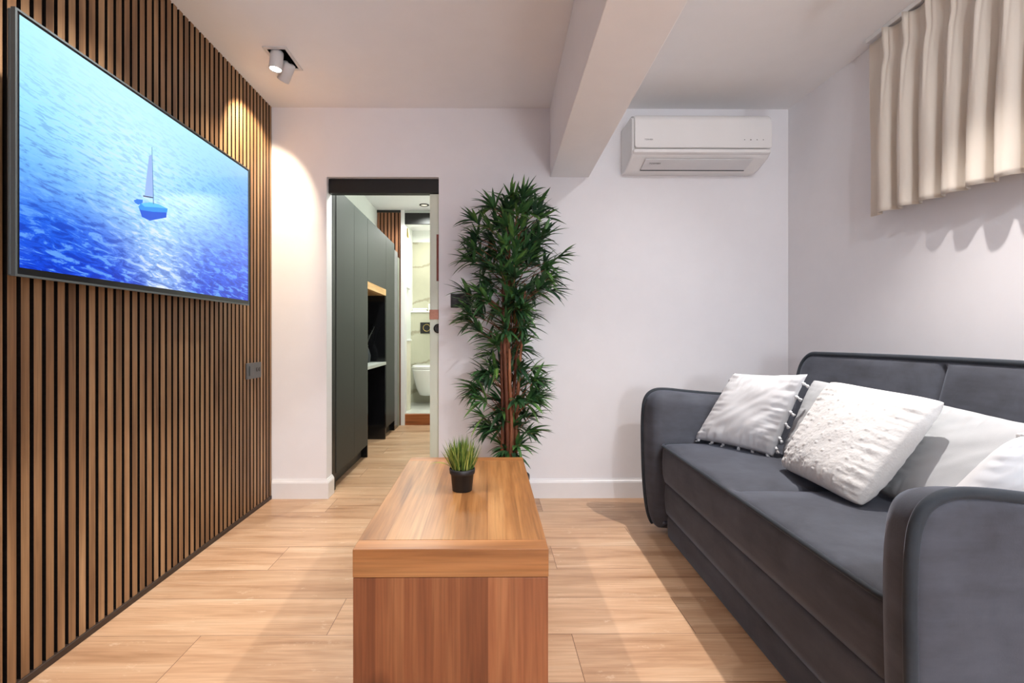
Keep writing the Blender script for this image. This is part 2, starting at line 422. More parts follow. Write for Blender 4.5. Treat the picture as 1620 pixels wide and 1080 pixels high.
def text_mesh(name, s, size, mat, parent, loc, rot, ext=0.0004):
    cu = bpy.data.curves.new('t', 'FONT'); cu.body = s; cu.size = size; cu.extrude = ext; cu.align_x = 'LEFT'
    o = bpy.data.objects.new('t', cu); COL.objects.link(o)
    bpy.context.view_layer.update()
    me = bpy.data.meshes.new_from_object(o); bpy.data.objects.remove(o)
    r = bpy.data.objects.new(name, me); COL.objects.link(r); me.materials.clear(); me.materials.append(mat)
    r.parent = parent; r.location = loc; r.rotation_euler = rot
    return r

# ================================================================== SETTING
YB = 2.98            # back wall plane
XL, XR = -1.345, 1.883
YR = -2.7            # rear wall behind the camera
YE = 5.42            # end wall of the hall
struct('floor', B(-1.6, 2.0, YR-0.1, YE+0.02, -0.05, 0), M['floor'])

def front_veneer(o, axis):
    o.data.materials.append(M['felt'])
    for p in o.data.polygons:
        if abs(p.normal[axis]) < 0.5: p.material_index = 1
    return o
# ceiling with cut-outs for the recessed spots and the hall lamp
holes = [(cx-0.047, cx+0.047, cy-0.088, cy+0.088) for cx, cy, _ in SPOTS]
def slab_holes(x0, x1, y0, y1, z0, z1, holes):
    xs = sorted({x0, x1, *[h[0] for h in holes], *[h[1] for h in holes]})
    ys = sorted({y0, y1, *[h[2] for h in holes], *[h[3] for h in holes]})
    bm = bmesh.new(); V = {}
    def v(x, y, z):
        k = (x, y, z)
        if k not in V: V[k] = bm.verts.new(k)
        return V[k]
    inh = lambda a, b: any(h[0] < a < h[1] and h[2] < b < h[3] for h in holes)
    for i in range(len(xs)-1):
        for j in range(len(ys)-1):
            if inh((xs[i]+xs[i+1])/2, (ys[j]+ys[j+1])/2): continue
            for z in (z0, z1):
                bm.faces.new([v(xs[i], ys[j], z), v(xs[i+1], ys[j], z), v(xs[i+1], ys[j+1], z), v(xs[i], ys[j+1], z)])
    for h in holes:
        c = [(h[0], h[2]), (h[1], h[2]), (h[1], h[3]), (h[0], h[3])]
        for k in range(4):
            a, b = c[k], c[(k+1) % 4]
            bm.faces.new([v(a[0], a[1], z0), v(b[0], b[1], z0), v(b[0], b[1], z1), v(a[0], a[1], z1)])
    return bm
struct('ceiling', slab_holes(-1.6, 2.0, YR-0.1, 6.6, H, H+0.12, holes), M['ceil'])

# back wall with the pocket-door opening
DX0, DX1, DZ = -1.006, -0.308, 2.0
struct('wall_back', B((-1.6, DX0, YB, YB+0.10, 0, H), (DX0, 0.55, YB, YB+0.10, DZ, H), (0.55, 2.0, YB, YB+0.10, 0, H),
                      (DX1, 0.55, YB, YB+0.03, 0, DZ), (DX1, 0.55, YB+0.075, YB+0.10, 0, DZ)), M['wall'])
struct('wall_rear', B(-1.6, 2.0, YR-0.1, YR, 0, H), M['wall'])
# right wall with a high window behind the curtain
WY0, WY1, WZ0, WZ1 = 0.35, 2.12, 1.72, 2.28
struct('wall_right', B((XR, XR+0.16, YR, WY0, 0, H), (XR, XR+0.16, WY1, YB, 0, H), (XR, XR+0.16, WY0, WY1, 0, WZ0), (XR, XR+0.16, WY0, WY1, WZ1, H)), M['wall'])
win = struct('window_1', B((XR+0.09, XR+0.14, WY0, WY1, WZ0, WZ0+0.05), (XR+0.09, XR+0.14, WY0, WY1, WZ1-0.05, WZ1),
                           (XR+0.09, XR+0.14, WY0, WY0+0.05, WZ0+0.05, WZ1-0.05), (XR+0.09, XR+0.14, WY1-0.05, WY1, WZ0+0.05, WZ1-0.05),
                           (XR+0.09, XR+0.14, (WY0+WY1)/2-0.03, (WY0+WY1)/2+0.03, WZ0+0.05, WZ1-0.05)), M['white'], bevel=0.004)
gm = NT('window_glass'); gm.color((0.9, 0.95, 1.0)); gm.set(Roughness=0.02); gm.b.inputs['Transmission Weight'].default_value = 1.0
obj('glass', B(XR+0.112, XR+0.118, WY0+0.05, WY1-0.05, WZ0+0.05, WZ1-0.05), gm.m, win)
# left wall: black felt behind walnut slats
wl = struct('wall_left', B(-1.6, XL-0.021, YR, YB, 0, H), M['felt'])
bm = bmesh.new(); y = 1.3385+0.0065; P = 0.0391
ks = range(int((YR-y)/P)+1, int((YB-y)/P)+1)
for k in ks:
    a = y+k*P
    b = min(a+P-0.013, YB)
    if b-a > 0.005: box(bm, XL-0.021, XL, a, b, 0.022, H)
front_veneer(struct('slats', bm, M['slat'], wl), 0)
struct('baseboard_left', B(XL-0.021, XL+0.006, YR, YB, 0, 0.022), M['dkbrown'], bevel=0.002)
# white baseboards with a bevelled top
def baseboard(name, pts, h=0.118, t=0.016):
    """pts: polyline on the wall face; the board grows to the left-hand normal"""
    prof = [(0, 0), (t, 0), (t, h-0.022), (t*0.75, h-0.012), (t*0.45, h-0.006), (t*0.35, h), (0, h)]
    pts = [Vector((*p, 0)) for p in pts]; rings = []
    for i, p in enumerate(pts):
        ds = []
        if i > 0: ds.append((p-pts[i-1]).normalized())
        if i < len(pts)-1: ds.append((pts[i+1]-p).normalized())
        ns = [Vector((d.y, -d.x, 0)) for d in ds]
        n = ns[0] if len(ns) == 1 else (ns[0]+ns[1])/(1+ns[0].dot(ns[1]))
        rings.append([p+n*a+Vector((0, 0, b)) for a, b in prof])
    bm = bmesh.new(); loft(bm, rings, True)
    return struct(name, bm, M['white'])
baseboard('baseboard_back', [(XL+0.004, YB), (DX0, YB), (DX0, YB+0.10)])
baseboard('baseboard_back', [(DX1, YB), (XR, YB)])
baseboard('baseboard_right', [(XR, YB), (XR, YR)])
# dropped beam under the ceiling, slightly askew
s = 0.024
bm = bmesh.new()
f = lambda x, y: x-(YB-y)*s
pl = [(f(0.387, YR), YR), (f(0.630, YR), YR), (0.630, YB), (0.387, YB)]
loft(bm, [[(p[0], p[1], 2.0) for p in pl], [(p[0], p[1], H) for p in pl]])
struct('trim_1', bm, M['ceil'], bevel=0.004)

# hall behind the opening
struct('wall_hall_right', B(-0.2, -0.1, YB+0.10, YE, 0, H), M['hallwall'])
struct('wall_hall_left', B((-1.36, -1.256, YB+0.10, YE, 1.992, H), (-1.62, -1.56, YB+0.10, YE, 0, 1.992)), M['hallwall'])
struct('wall_hall_end', B((-1.36, -0.945, YE, YE+0.10, 0, H), (-0.945, -0.10, YE, YE+0.10, 2.27, H), (-0.28, -0.10, YE, YE+0.10, 0, 2.27)), M['hallwall'])
bm = bmesh.new()
for k in range(7):
    a = -1.252+k*0.0405
    box(bm, a, a+0.029, YE-0.020, YE-0.003, 0.0, H-0.028)
sp = struct('trim_7', B(-1.256, -0.968, YE-0.003, YE, 0, H-0.028), M['felt'])
front_veneer(struct('slats', bm, M['endslat'], sp), 1)
struct('trim_2', B(-1.256, -0.965, YE-0.022, YE, H-0.028, H), M['black'])
struct('trim_3', B(-0.94, -0.28, YE-0.012, YE+0.02, 0, 0.121), M['stepwood'])
struct('trim_4', B(-0.985, -0.94, YE-0.035, YE+0.10, 0.0, 2.27+0.16), M['white'], bevel=0.003)
struct('trim_5', B(-0.94, -0.28, YE-0.03, YE, 2.27, 2.396), M['black'], bevel=0.002)
# bathroom
struct('floor_bathroom', B(-1.12, -0.1, YE+0.02, 6.56, 0.06, 0.129), M['marblefloor'])
struct('wall_bathroom_back', B(-1.12, 0.0, 6.46, 6.56, 0.129, H), M['hallwall'])
struct('wall_bathroom_tiles', B((-1.02, -0.1, 6.45, 6.46, 1.335, 2.27), (-1.02, -0.1, 6.31, 6.46, 0.129, 1.318)), M['marble'])
struct('trim_6', B(-1.02, -0.1, 6.295, 6.45, 1.318, 1.335), M['ceramic'], bevel=0.003)
struct('wall_bathroom_left', B(-1.12, -1.02, YE+0.10, 6.46, 0.129, H), M['hallwall'])
struct('wall_bathroom_right', B(-0.1, 0.0, YE, 6.46, 0.129, H), M['hallwall'])

# ================================================================== POCKET DOOR
t = thing('sliding_door', 'pale green sliding door just showing its edge at the right of the opening', 'door', (DX1, 3.035, 0))
def rel(t): return t.location
def put(o, t): o.matrix_parent_inverse = Matrix.Translation(-Vector(t.location)) if t.rotation_euler.z == 0 else t.matrix_world.inverted(); return o
put(obj('door_leaf', B(-0.368, 0.40, 3.018, 3.052, 0.012, 1.905), M['doorleaf'], t, bevel=0.002), t)
o = put(obj('latch_plate', B((-0.3705, -0.312, 3.0145, 3.0555, 1.113, 1.175)), M['copper'], t, bevel=0.001), t); o['label'] = 'copper latch plate'
bm = bmesh.new(); lathe(bm, [(0.026, 0), (0.030, 0.004), (0.030, 0.008), (0.018, 0.010), (0.014, 0.006)], n=24, axis=Vector((0, -1, 0)), origin=(-0.302-0.012, 3.018, 1.056))
# finger pull sits right at the wall edge
put(obj('finger_pull', bm, M['black'], t, smooth=True), t)
put(obj('edge_strip', B(-0.326, -0.312, 3.0155, 3.018, 1.355, 1.65), M['redbrown'], t), t)
tag(obj('door_track', B(DX0+0.002, DX1-0.002, 3.012, 3.066, 1.909, 1.998), M['black'], bevel=0.002), 'black sliding door track fixed under the head of the opening', 'door track')

# ================================================================== HALL CABINETS
def tall_cabinet(y0, y1, label, mat='cab', doors=1):
    t = thing('tall_cabinet', label, 'cabinet', (-1.02, (y0+y1)/2, 0))
    put(obj('carcass', B((-1.55, -1.022, y0+0.001, y1-0.001, 0.106, 1.988)), M[mat], t), t)
    w_ = (y1-y0)/doors
    for k in range(doors):
        put(obj('door', B(-1.020, -1.0, y0+k*w_+0.0015, y0+(k+1)*w_-0.0015, 0.106, 1.988), M[mat], t, bevel=0.0012), t)
    put(obj('plinth', B(-1.5, -1.055, y0+0.001, y1-0.001, 0, 0.104), M['cabtoe'], t), t)
    return t
tall_cabinet(3.150, 3.570, 'dark grey green tall hall cabinet nearest the doorway')
tall_cabinet(3.570, 3.970, 'dark grey green tall hall cabinet just before the black niche')
tall_cabinet(4.690, 5.100, 'narrow dark grey green tall cabinet beyond the black niche')
tag(obj('filler_panel', B(-1.55, -1.004, 3.082, 3.148, 0, 1.99), M['black'], bevel=0.001), 'black upright panel between white wall edge and first hall cabinet', 'panel')
tag(obj('appliance_panel', B(-1.5, -1.0, 5.102, 5.28, 0, 1.93), M['blackgloss'], bevel=0.001), 'glossy black upright panel past the last hall cabinet', 'panel')
tag(obj('door_jamb_panel', B(-1.5, -0.998, 5.282, 5.384, 0, 1.88), M['greyframe'], bevel=0.001), 'grey olive upright panel beside the bathroom door frame', 'panel')
t = thing('niche_cabinet', 'dark cabinet with open black niche and oak lintel in the hall run', 'cabinet', (-1.02, 4.33, 0))
put(obj('carcass', B((-1.55, -1.53, 3.972, 4.688, 0.0, 1.40), (-1.53, -1.022, 3.972, 4.688, 1.465, 1.988), (-1.53, -1.004, 4.668, 4.688, 0.0, 0.7265), (-1.53, -1.004, 4.668, 4.688, 0.7575, 1.40),
                     (-1.53, -1.004, 3.972, 3.990, 0.0, 0.7265), (-1.53, -1.004, 3.972, 3.990, 0.7575, 1.40)), M['blackgloss'], t), t)
put(obj('door', B(-1.020, -1.0, 3.9735, 4.6865, 1.465, 1.988), M['cab'], t, bevel=0.0012), t)
put(obj('lintel', B(-1.53, -1.0, 3.974, 4.686, 1.402, 1.463), M['lintel'], t, bevel=0.001), t)
put(obj('worktop', B(-1.53, -0.998, 3.974, 4.686, 0.728, 0.756), M['worktop'], t, bevel=0.002), t)
# dark vase with dried stems in the niche
t = thing('vase', 'dark vase of dried feathery stems on the worktop inside the hall niche', 'vase', (-1.16, 4.52, 0.756))
bm = bmesh.new(); lathe(bm, [(0.03, 0.0), (0.045, 0.02), (0.05, 0.07), (0.035, 0.12), (0.022, 0.15), (0.026, 0.165)], n=24)
obj('vessel', bm, M['graphite'], t, smooth=True)
bm = bmesh.new()
for k in range(9):
    a = random.uniform(0, 2*PI); r = random.uniform(0.02, 0.09)
    pts = [Vector((0, 0, 0.13)), Vector((r*0.4*math.cos(a), r*0.4*math.sin(a), 0.24)), Vector((r*math.cos(a), r*math.sin(a), 0.34+random.uniform(-0.05, 0.05)))]
    tube(bm, pts, [0.0015, 0.006, 0.001], 5)
    for q in range(8):
        c = pts[1].lerp(pts[2], q/8); d = Vector((random.uniform(-1, 1), random.uniform(-1, 1), 0.8))*0.025
        tube(bm, [c, c+d], [0.0015, 0.0005], 4)
obj('dried_stems', bm, M['dryleaf'], t)
# hall downlights
def downlight(x, y, label):
    t = thing('downlight', label, 'ceiling light', (x, y, H))
    bm = bmesh.new(); lathe(bm, [(0.052, 0), (0.052, -0.006), (0.042, -0.010), (0.036, -0.004), (0.034, 0)], n=32)
    obj('ring', bm, M['black'], t, smooth=True)
    bm = bmesh.new(); lathe(bm, [(0.033, -0.001), (0.033, -0.004), (0.001, -0.005)], n=24)
    obj('lens', bm, M['lenscool'], t)
downlight(-0.693, 5.18, 'black ringed downlight in the hall ceiling before the bathroom')

# ================================================================== BATHROOM THINGS
t = thing('toilet', 'white wall-hung toilet under the black flush plate in the bathroom', 'toilet', (-0.765, 6.31, 0.129))
def dring(hw, y0, y1, z, n=24):
    """D-shaped outline, flat at the wall (y1), round towards y0"""
    pts = [(hw, y1), (-hw, y1)]
    for k in range(n+1):
        a = PI-PI*k/n
        pts.append((hw*math.cos(a), (y0+hw*0.95) - hw*0.95*math.sin(a)))
    return [(p[0], p[1], z) for p in pts]
bm = bmesh.new()
loft(bm, [dring(0.085, -0.30, 0, 0.125), dring(0.11, -0.34, 0, 0.135), dring(0.135, -0.42, 0, 0.22), dring(0.165, -0.50, 0, 0.36), dring(0.178, -0.525, 0, 0.45), dring(0.178, -0.527, 0, 0.475)])
obj('bowl', bm, M['ceramic'], t, smooth=True)
bm = bmesh.new(); loft(bm, [dring(0.180, -0.53, -0.03, 0.478), dring(0.183, -0.533, -0.03, 0.488), dring(0.181, -0.53, -0.03, 0.492)]); obj('seat', bm, M['ceramic'], t, smooth=True)
bm = bmesh.new(); loft(bm, [dring(0.180, -0.53, -0.03, 0.494), dring(0.180, -0.53, -0.03, 0.508), dring(0.165, -0.51, -0.035, 0.515)]); obj('lid', bm, M['ceramic'], t, smooth=True)
t = thing('flush_plate', 'square black flush plate above the toilet', 'flush plate', (-0.775, 6.31, 1.115))
obj('plate', B(-0.12, 0.12, -0.012, 0, -0.072, 0.072), M['black'], t, bevel=0.003)
for dx, rr in ((-0.035, 0.045), (0.045, 0.032)):
    bm = bmesh.new(); tube(bm, [(dx+rr*math.cos(a*PI/16), -0.0135, rr*math.sin(a*PI/16)) for a in range(33)], 0.003, 6)
    obj('button', bm, M['brass'], t, smooth=True)
t = tag(obj('towel', bmesh.new(), M['towel']), 'white folded towel lying on the bathroom ledge', 'towel')
bm = bmesh.new()
for k, (dz, sh) in enumerate(((0.0, 0), (0.020, 0.006))):
    box(bm, -1.0, -0.815+sh, 6.31, 6.43, 1.336+dz, 1.354+dz)
bm.to_mesh(t.data); bm.free(); b = t.modifiers.new('b', 'BEVEL'); b.width = 0.008; b.segments = 3
t = tag(obj('toilet_roll', lathe(bmesh.new(), [(0.018, 1.3362), (0.052, 1.3362), (0.054, 1.34), (0.054, 1.43), (0.052, 1.434), (0.018, 1.434)], (-0.745, 6.37)), M['towel'], smooth=False), 'white paper roll standing on the bathroom ledge right of the towel', 'paper roll')
t = thing('vanity', 'slim cream bathroom cabinet at the left inside the bathroom door', 'cabinet', (-1.0, 5.71, 0.129))
put(obj('body', B(-1.018, -0.930, 5.66, 5.755, 0.13, 0.945), M['cream'], t, bevel=0.002), t)
put(obj('top', B(-1.019, -0.918, 5.65, 5.765, 0.946, 0.968), M['ceramic'], t, bevel=0.003), t)
t = thing('wall_lamp', 'brass box lamp high on the left bathroom wall', 'lamp', (-1.02, 5.62, 2.2))
put(obj('shade', B(-0.995, -0.935, 5.58, 5.66, 2.165, 2.265), M['brass'], t, bevel=0.004), t)
put(obj('bracket', B(-1.02, -0.994, 5.61, 5.63, 2.19, 2.24), M['brass'], t), t)
t = tag(obj('mirror_frame', B(-1.019, -0.985, 5.75, 6.1, 1.60, 1.83), M['white'], bevel=0.003), 'small white frame on the left bathroom wall above the vanity', 'frame')

# ================================================================== TELEVISION
TX = -1.245
t = thing('television', 'large wall-mounted television showing a sailing boat on blue sea', 'television', (XL, 1.88, 1.53))
Y0, Y1, Z0, Z1 = 1.266, 2.500, 1.168, 1.877
put(obj('housing', B((TX-0.024, TX-0.012, Y0+0.001, Y1-0.001, Z0+0.001, Z1-0.001), (XL+0.030, TX-0.024, Y0+0.14, Y1-0.14, Z0+0.03, Z1-0.14), (XL+0.0005, XL+0.030, 1.6, 2.15, 1.35, 1.65)), M['tvframe'], t, bevel=0.004), t)
fr = B((TX-0.012, TX, Y0, Y1, Z0, Z0+0.006), (TX-0.012, TX, Y0, Y1, Z1-0.006, Z1), (TX-0.012, TX, Y0, Y0+0.006, Z0+0.006, Z1-0.006), (TX-0.012, TX, Y1-0.006, Y1, Z0+0.006, Z1-0.006))
put(obj('frame', fr, M['tvframe'], t), t)
put(obj('bezel', B(TX-0.011, TX-0.002, Y0+0.006, Y1-0.006, Z0+0.006, Z1-0.006), M['bezel'], t), t)
bm = bmesh.new(); ya, yb, za, zb = Y0+0.013, Y1-0.013, Z0+0.024, Z1-0.013
vs = [bm.verts.new(p) for p in ((TX-0.0014, ya, za), (TX-0.0014, yb, za), (TX-0.0014, yb, zb), (TX-0.0014, ya, zb))]
fc = bm.faces.new(vs); uvl = bm.loops.layers.uv.new('UVMap')
for lp, uv in zip(fc.loops, ((0, 0), (1, 0), (1, 1), (0, 1))): lp[uvl].uv = uv
scr = obj('screen', bm, M['screen'], t); put(scr, t)
def flat(name, pts, c, dx):
    bm = bmesh.new(); vs = [bm.verts.new((TX-0.0012+dx, y, z)) for y, z in pts]; bm.faces.new(vs)
    o = obj(name, bm, pic('picture_'+name, c), t); put(o, t)
    return o
def PX(x, y):    # photo pixel on the screen plane -> (depth, height)
    d = 755*(-TX)/(772-x); return (d, CAMH+(531-y)*d/755)
flat('pictured_hull_shadow', [PX(*p) for p in ((223, 329), (267, 334), (266, 345), (255, 347), (240, 350), (228, 344))], srgb(20, 86, 214), 0)
flat('pictured_hull', [PX(*p) for p in ((222, 328), (226, 323), (236, 323), (250, 327), (268, 331), (267, 337), (245, 336), (226, 333))], srgb(48, 146, 238), 0.0002)
flat('pictured_deck', [PX(*p) for p in ((226, 323), (240, 321), (254, 324), (268, 331), (250, 329), (232, 328))], srgb(92, 190, 250), 0.0004)
flat('pictured_dinghy', [PX(*p) for p in ((215, 318), (220, 316), (229, 317), (229, 322), (222, 325), (217, 322))], srgb(44, 120, 226), 0.0004)
flat('pictured_sail', [PX(*p) for p in ((239, 248), (243, 246), (245.5, 312), (232, 310), (234, 290))], srgb(150, 180, 236), 0.0004)
flat('pictured_boom', [PX(*p) for p in ((229.5, 310), (246, 313), (246, 315), (229.5, 312))], srgb(74, 70, 120), 0.0006)
flat('pictured_mast', [PX(*p) for p in ((243, 234), (243.7, 234), (246.3, 324), (245.2, 324))], srgb(60, 110, 170), 0.0008)

# ================================================================== SOCKETS
t = thing('wall_socket', 'grey double socket plate on the walnut slats beside the wall corner', 'socket', (XL, 2.735, 0.812))
obj('plate', B(0.0, 0.012, -0.082, 0.082, -0.045, 0.045), M['grey'], t, bevel=0.003)
for yy in (0.030, 0.058):
    bm = bmesh.new(); lathe(bm, [(0.012, 0.0121), (0.012, 0.0132), (0.009, 0.0134)], n=16, axis=Vector((1, 0, 0)), origin=(0, yy, 0.004))
    obj('outlet_hole', bm, M['blackgloss'], t)
obj('rocker', B(0.0121, 0.0165, -0.060, -0.014, -0.028, 0.028), M['grey'], t, bevel=0.002)
obj('back_box', B(-0.0205, -0.0005, -0.078, 0.078, -0.041, 0.041), M['black'], t)
t = thing('light_switch', 'black light switch on the white wall behind the bamboo leaves', 'switch', (-0.17, YB, 1.229))
obj('plate', B(-0.063, 0.063, -0.009, 0, -0.044, 0.044), M['black'], t, bevel=0.003)
for k in range(3): obj('rocker', B(-0.052+k*0.036, -0.020+k*0.036, -0.013, -0.0092, -0.03, 0.03), M['black'], t, bevel=0.0015)

# ================================================================== CEILING SPOT FIXTURES
labels = ['white two-headed recessed ceiling spot above the walnut slat wall corner', 'white two-headed recessed ceiling spot above the television',
          'white two-headed recessed ceiling spot above the grey sofa', 'white two-headed recessed ceiling spot behind the near end of sofa']
for (cx, cy, heads), lb in zip(SPOTS, labels):
    t = thing('ceiling_spot', lb, 'ceiling light', (cx, cy, H))
    x0, x1, y0, y1 = cx-0.06, cx+0.06, cy-0.105, cy+0.105
    hx, hy = 0.045, 0.086
    o = obj('trim', B((x0, x1, y0, cy-hy, H-0.004, H), (x0, x1, cy+hy, y1, H-0.004, H), (x0, cx-hx, cy-hy, cy+hy, H-0.004, H), (cx+hx, x1, cy-hy, cy+hy, H-0.004, H)), M['plastic2'], t); put(o, t)
    e = 0.0465; g = 0.0875
    o = obj('recess', B((cx-e, cx+e, cy-g, cy+g, H+0.085, H+0.09), (cx-e, cx-e+0.0015, cy-g, cy+g, H-0.001, H+0.085), (cx+e-0.0015, cx+e, cy-g, cy+g, H-0.001, H+0.085),
                        (cx-e+0.0015, cx+e-0.0015, cy-g, cy-g+0.0015, H-0.001, H+0.085), (cx-e+0.0015, cx+e-0.0015, cy+g-0.0015, cy+g, H-0.001, H+0.085)), M['black'], t); put(o, t)
    for (p, tg, pw, an, bl, c) in heads:
        p = Vector(p); d = (Vector(tg)-p).normalized()
        tip = p
        bm = bmesh.new(); lathe(bm, [(0.024, -0.085), (0.030, -0.082), (0.0315, -0.07), (0.0315, 0.008), (0.0295, 0.010), (0.0275, 0.004)], n=32, axis=d, origin=tip)
        h = obj('lamp_head', bm, M['plastic2'], t, smooth=True, bevel=0.0); put(h, t)
        bm = bmesh.new(); lathe(bm, [(0.027, 0.004), (0.026, 0.0055), (0.0005, 0.006)], n=24, axis=d, origin=tip)
        l_ = obj('lens', bm, M['lens'], h); l_.matrix_parent_inverse = Matrix.Identity(4)
        bm = bmesh.new(); tube(bm, [p-d*0.08, Vector((p.x-d.x*0.06, p.y, H+0.084))], 0.008, 10)
        put(obj('arm', bm, M['black'], t), t)
t = thing('fill_globe_lamp', 'added fill light, a glowing globe on a pole out of view behind the camera', 'added fill light', (0.75, -1.75, 0))  # invented lamp behind the camera, added to brighten the whole room
bm = bmesh.new(); lathe(bm, [(0.15, 0.0), (0.15, 0.012), (0.14, 0.018), (0.02, 0.022)], n=40); obj('base', bm, M['black'], t, smooth=True)
bm = bmesh.new(); lathe(bm, [(0.009, 0.02), (0.009, 0.99)], n=16); obj('pole', bm, M['black'], t, smooth=True)
bm = bmesh.new(); lathe(bm, [(0.05, 0.985), (0.055, 0.995), (0.055, 1.025), (0.03, 1.03)], n=24); obj('holder', bm, M['black'], t, smooth=True)
gl = emit('fill_globe_glow', (0.87, 0.92, 1.0), FILL_GLOBE)
bm = bmesh.new(); bmesh.ops.create_uvsphere(bm, u_segments=40, v_segments=24, radius=0.195, matrix=Matrix.Translation((0, 0, 1.20))); gb = obj('globe', bm, gl, t, smooth=True)

# ================================================================== AIR CONDITIONER
ax0, ax1 = 0.832, 1.640
t = thing('air_conditioner', 'white split air conditioner on the wall right of the ceiling beam', 'air conditioner', ((ax0+ax1)/2, YB, 2.02))
def ac_profile(pr, a, b, name, mat, rnd=0.012):
    bm = bmesh.new()
    xs = [(a, 0.80), (a+0.003, 0.93), (a+0.012, 1.0), (b-0.012, 1.0), (b-0.003, 0.93), (b, 0.80)]
    cy = sum(p[0] for p in pr)/len(pr); cz = sum(p[1] for p in pr)/len(pr)
    rings = []
    for x, s_ in xs:
        k = {0.80: 0.010, 0.93: 0.004, 1.0: 0.0}[s_]
        ring = []
        for (d, z) in pr:
            vx = Vector((d-cy, z-cz)); L = vx.length
            q = vx*(1-k/max(L, 0.02))
            dd = max(0.0, cy+q.x) if d > 0 else 0.0
            ring.append((x, YB-dd, cz+q.y))
        rings.append(ring)
    loft(bm, rings)
    return put(obj(name, bm, mat, t, bevel=0.004), t)
ac_profile([(0, 2.012), (0.06, 2.005), (0.10, 2.010), (0.20, 2.045), (0.222, 2.062), (0.226, 2.10), (0.226, 2.27), (0.20, 2.292), (0, 2.292)], ax0, ax1, 'housing', M['plastic'])
ac_profile([(0.225, 2.098), (0.238, 2.090), (0.247, 2.094), (0.247, 2.245), (0.236, 2.272), (0.215, 2.290), (0.214, 2.283), (0.2265, 2.268)], ax0+0.012, ax1-0.004, 'front_panel', M['plastic'])
# lower lip under the front panel
ac_profile([(0.205, 2.062), (0.228, 2.060), (0.243, 2.067), (0.244, 2.084), (0.236, 2.088), (0.20, 2.088)], ax0+0.006, ax1-0.006, 'lower_lip', M['plastic'])
# swing vane along the slanting underside
bm = bmesh.new(); vx0, vx1 = ax0+0.085, ax1-0.095
a0 = Vector((0, YB-0.203, 2.0425)); a1 = Vector((0, YB-0.118, 2.0115)); nrm = Vector((0, -0.34, -0.94)).normalized()
ring = lambda x: [Vector((x, 0, 0))+a0, Vector((x, 0, 0))+a0+nrm*0.006, Vector((x, 0, 0))+a0.lerp(a1, 0.5)+nrm*0.009, Vector((x, 0, 0))+a1+nrm*0.006, Vector((x, 0, 0))+a1]
loft(bm, [ring(vx0), ring(vx1)]); put(obj('swing_vane', bm, M['plastic2'], t, bevel=0.001), t)
bm = bmesh.new(); b0 = a1+Vector((0, 0.004, -0.001)); b1 = a1+Vector((0, 0.014, -0.0045))
ring = lambda x: [Vector((x, 0, 0))+b0, Vector((x, 0, 0))+b0+nrm*0.0015, Vector((x, 0, 0))+b1+nrm*0.0015, Vector((x, 0, 0))+b1]
loft(bm, [ring(vx0), ring(vx1)]); put(obj('vane_slot', bm, M['graphite'], t), t)
o = text_mesh('maker_name', 'TOSHIBA', 0.012, M['ink'], t, (ax0+0.066-(ax0+ax1)/2, -0.2478, 0.113), (PI/2, 0, 0), 0.0002)
sl = math.atan2(0.031, 0.085)
o = text_mesh('maker_name', 'TOSHIBA', 0.017, M['ink'], t, (vx0+0.03-(ax0+ax1)/2, -0.186, 0.0085), (sl, 0, 0), 0.0002)
# printed on the underside: reads from below
o.rotation_euler = (math.radians(160), 0, 0)
o.location = (vx0+0.03-(ax0+ax1)/2, -0.1739, 0.0012)
for k in range(4):
    xx = ax1-0.165+k*0.036
    bm = bmesh.new(); lathe(bm, [(0.003 if k != 1 else 0.004, 0), (0.003, 0.0004)], n=10, axis=Vector((0, -1, 0)), origin=(xx, YB-0.2472, 2.137))
    put(obj('indicator', bm, M['ink'], t), t)

# ================================================================== CURTAIN
XC = 1.795
t = thing('curtain', 'short cream pinch-pleated curtain hanging over the high window on the right wall', 'curtain', (XC, 1.4, 2.4))
pl_y = [2.147, 2.045, 1.941, 1.838, 1.735, 1.631]
while pl_y[-1] > 0.35: pl_y.append(pl_y[-1]-0.1045)
YC0, YC1, ZT = 2.262, 0.28, 2.394
def fold(y):
    """nearest pleat distance in -1..1 periods"""
    best = min(pl_y, key=lambda q: abs(q-y)); return (y-best)/0.052, pl_y.index(best)
NY, NZ = 620, 40
def cpt(j, i):
    y = YC0+(YC1-YC0)*j/NY; v = i/NZ          # v 0 top .. 1 bottom
    u, k = fold(y); u = max(-1.2, min(1.2, u))
    rnd = noise.noise(Vector((k*3.1, 0.3, 0.7)))
    zb = 1.575-0.018*(2.2-y)/0.6 + 0.004*rnd
    z = ZT+(zb-ZT)*v
    # top: narrow pinched ridge standing up from the flat heading band
    w_ = max(0.0, min(1.0, (v-0.06)/0.62)); w_ = w_*w_*(3-2*w_)
    au = min(1.0, abs(u)*(1.0+0.10*rnd))
    body = 1-au**(0.42+1.9*w_)
    amp = (0.046+0.012*rnd)*(0.72+0.28*w_)
    pinch = 1 - 0.30*math.exp(-((v-0.14)/0.05)**2)
    off = body*amp*pinch + 0.006*math.cos(u*PI*6)*math.exp(-(u/0.30)**2)*max(0, 1-v*1.8)
    off += 0.004*noise.noise(Vector((y*14, z*3, 1.2)))*v + 0.003*noise.noise(Vector((y*50, z*4, 4.2)))*v
    sway = 0.012*noise.noise(Vector((y*4, z*1.5, 8.0)))*v
    flare = 0.010*v*noise.noise(Vector((k*1.7, 2.0, 0)))
    return (XC+0.025-off+sway, y+flare*(-1 if u > 0 else 1)-0.006*u*w_, z+(0.012*math.exp(-(u/0.3)**2) if i == 0 else 0))
bm = bmesh.new()
G = [[bm.verts.new(cpt(j, i)) for i in range(NZ+1)] for j in range(NY+1)]
for j in range(NY):
    for i in range(NZ): bm.faces.new((G[j][i], G[j+1][i], G[j+1][i+1], G[j][i+1]))
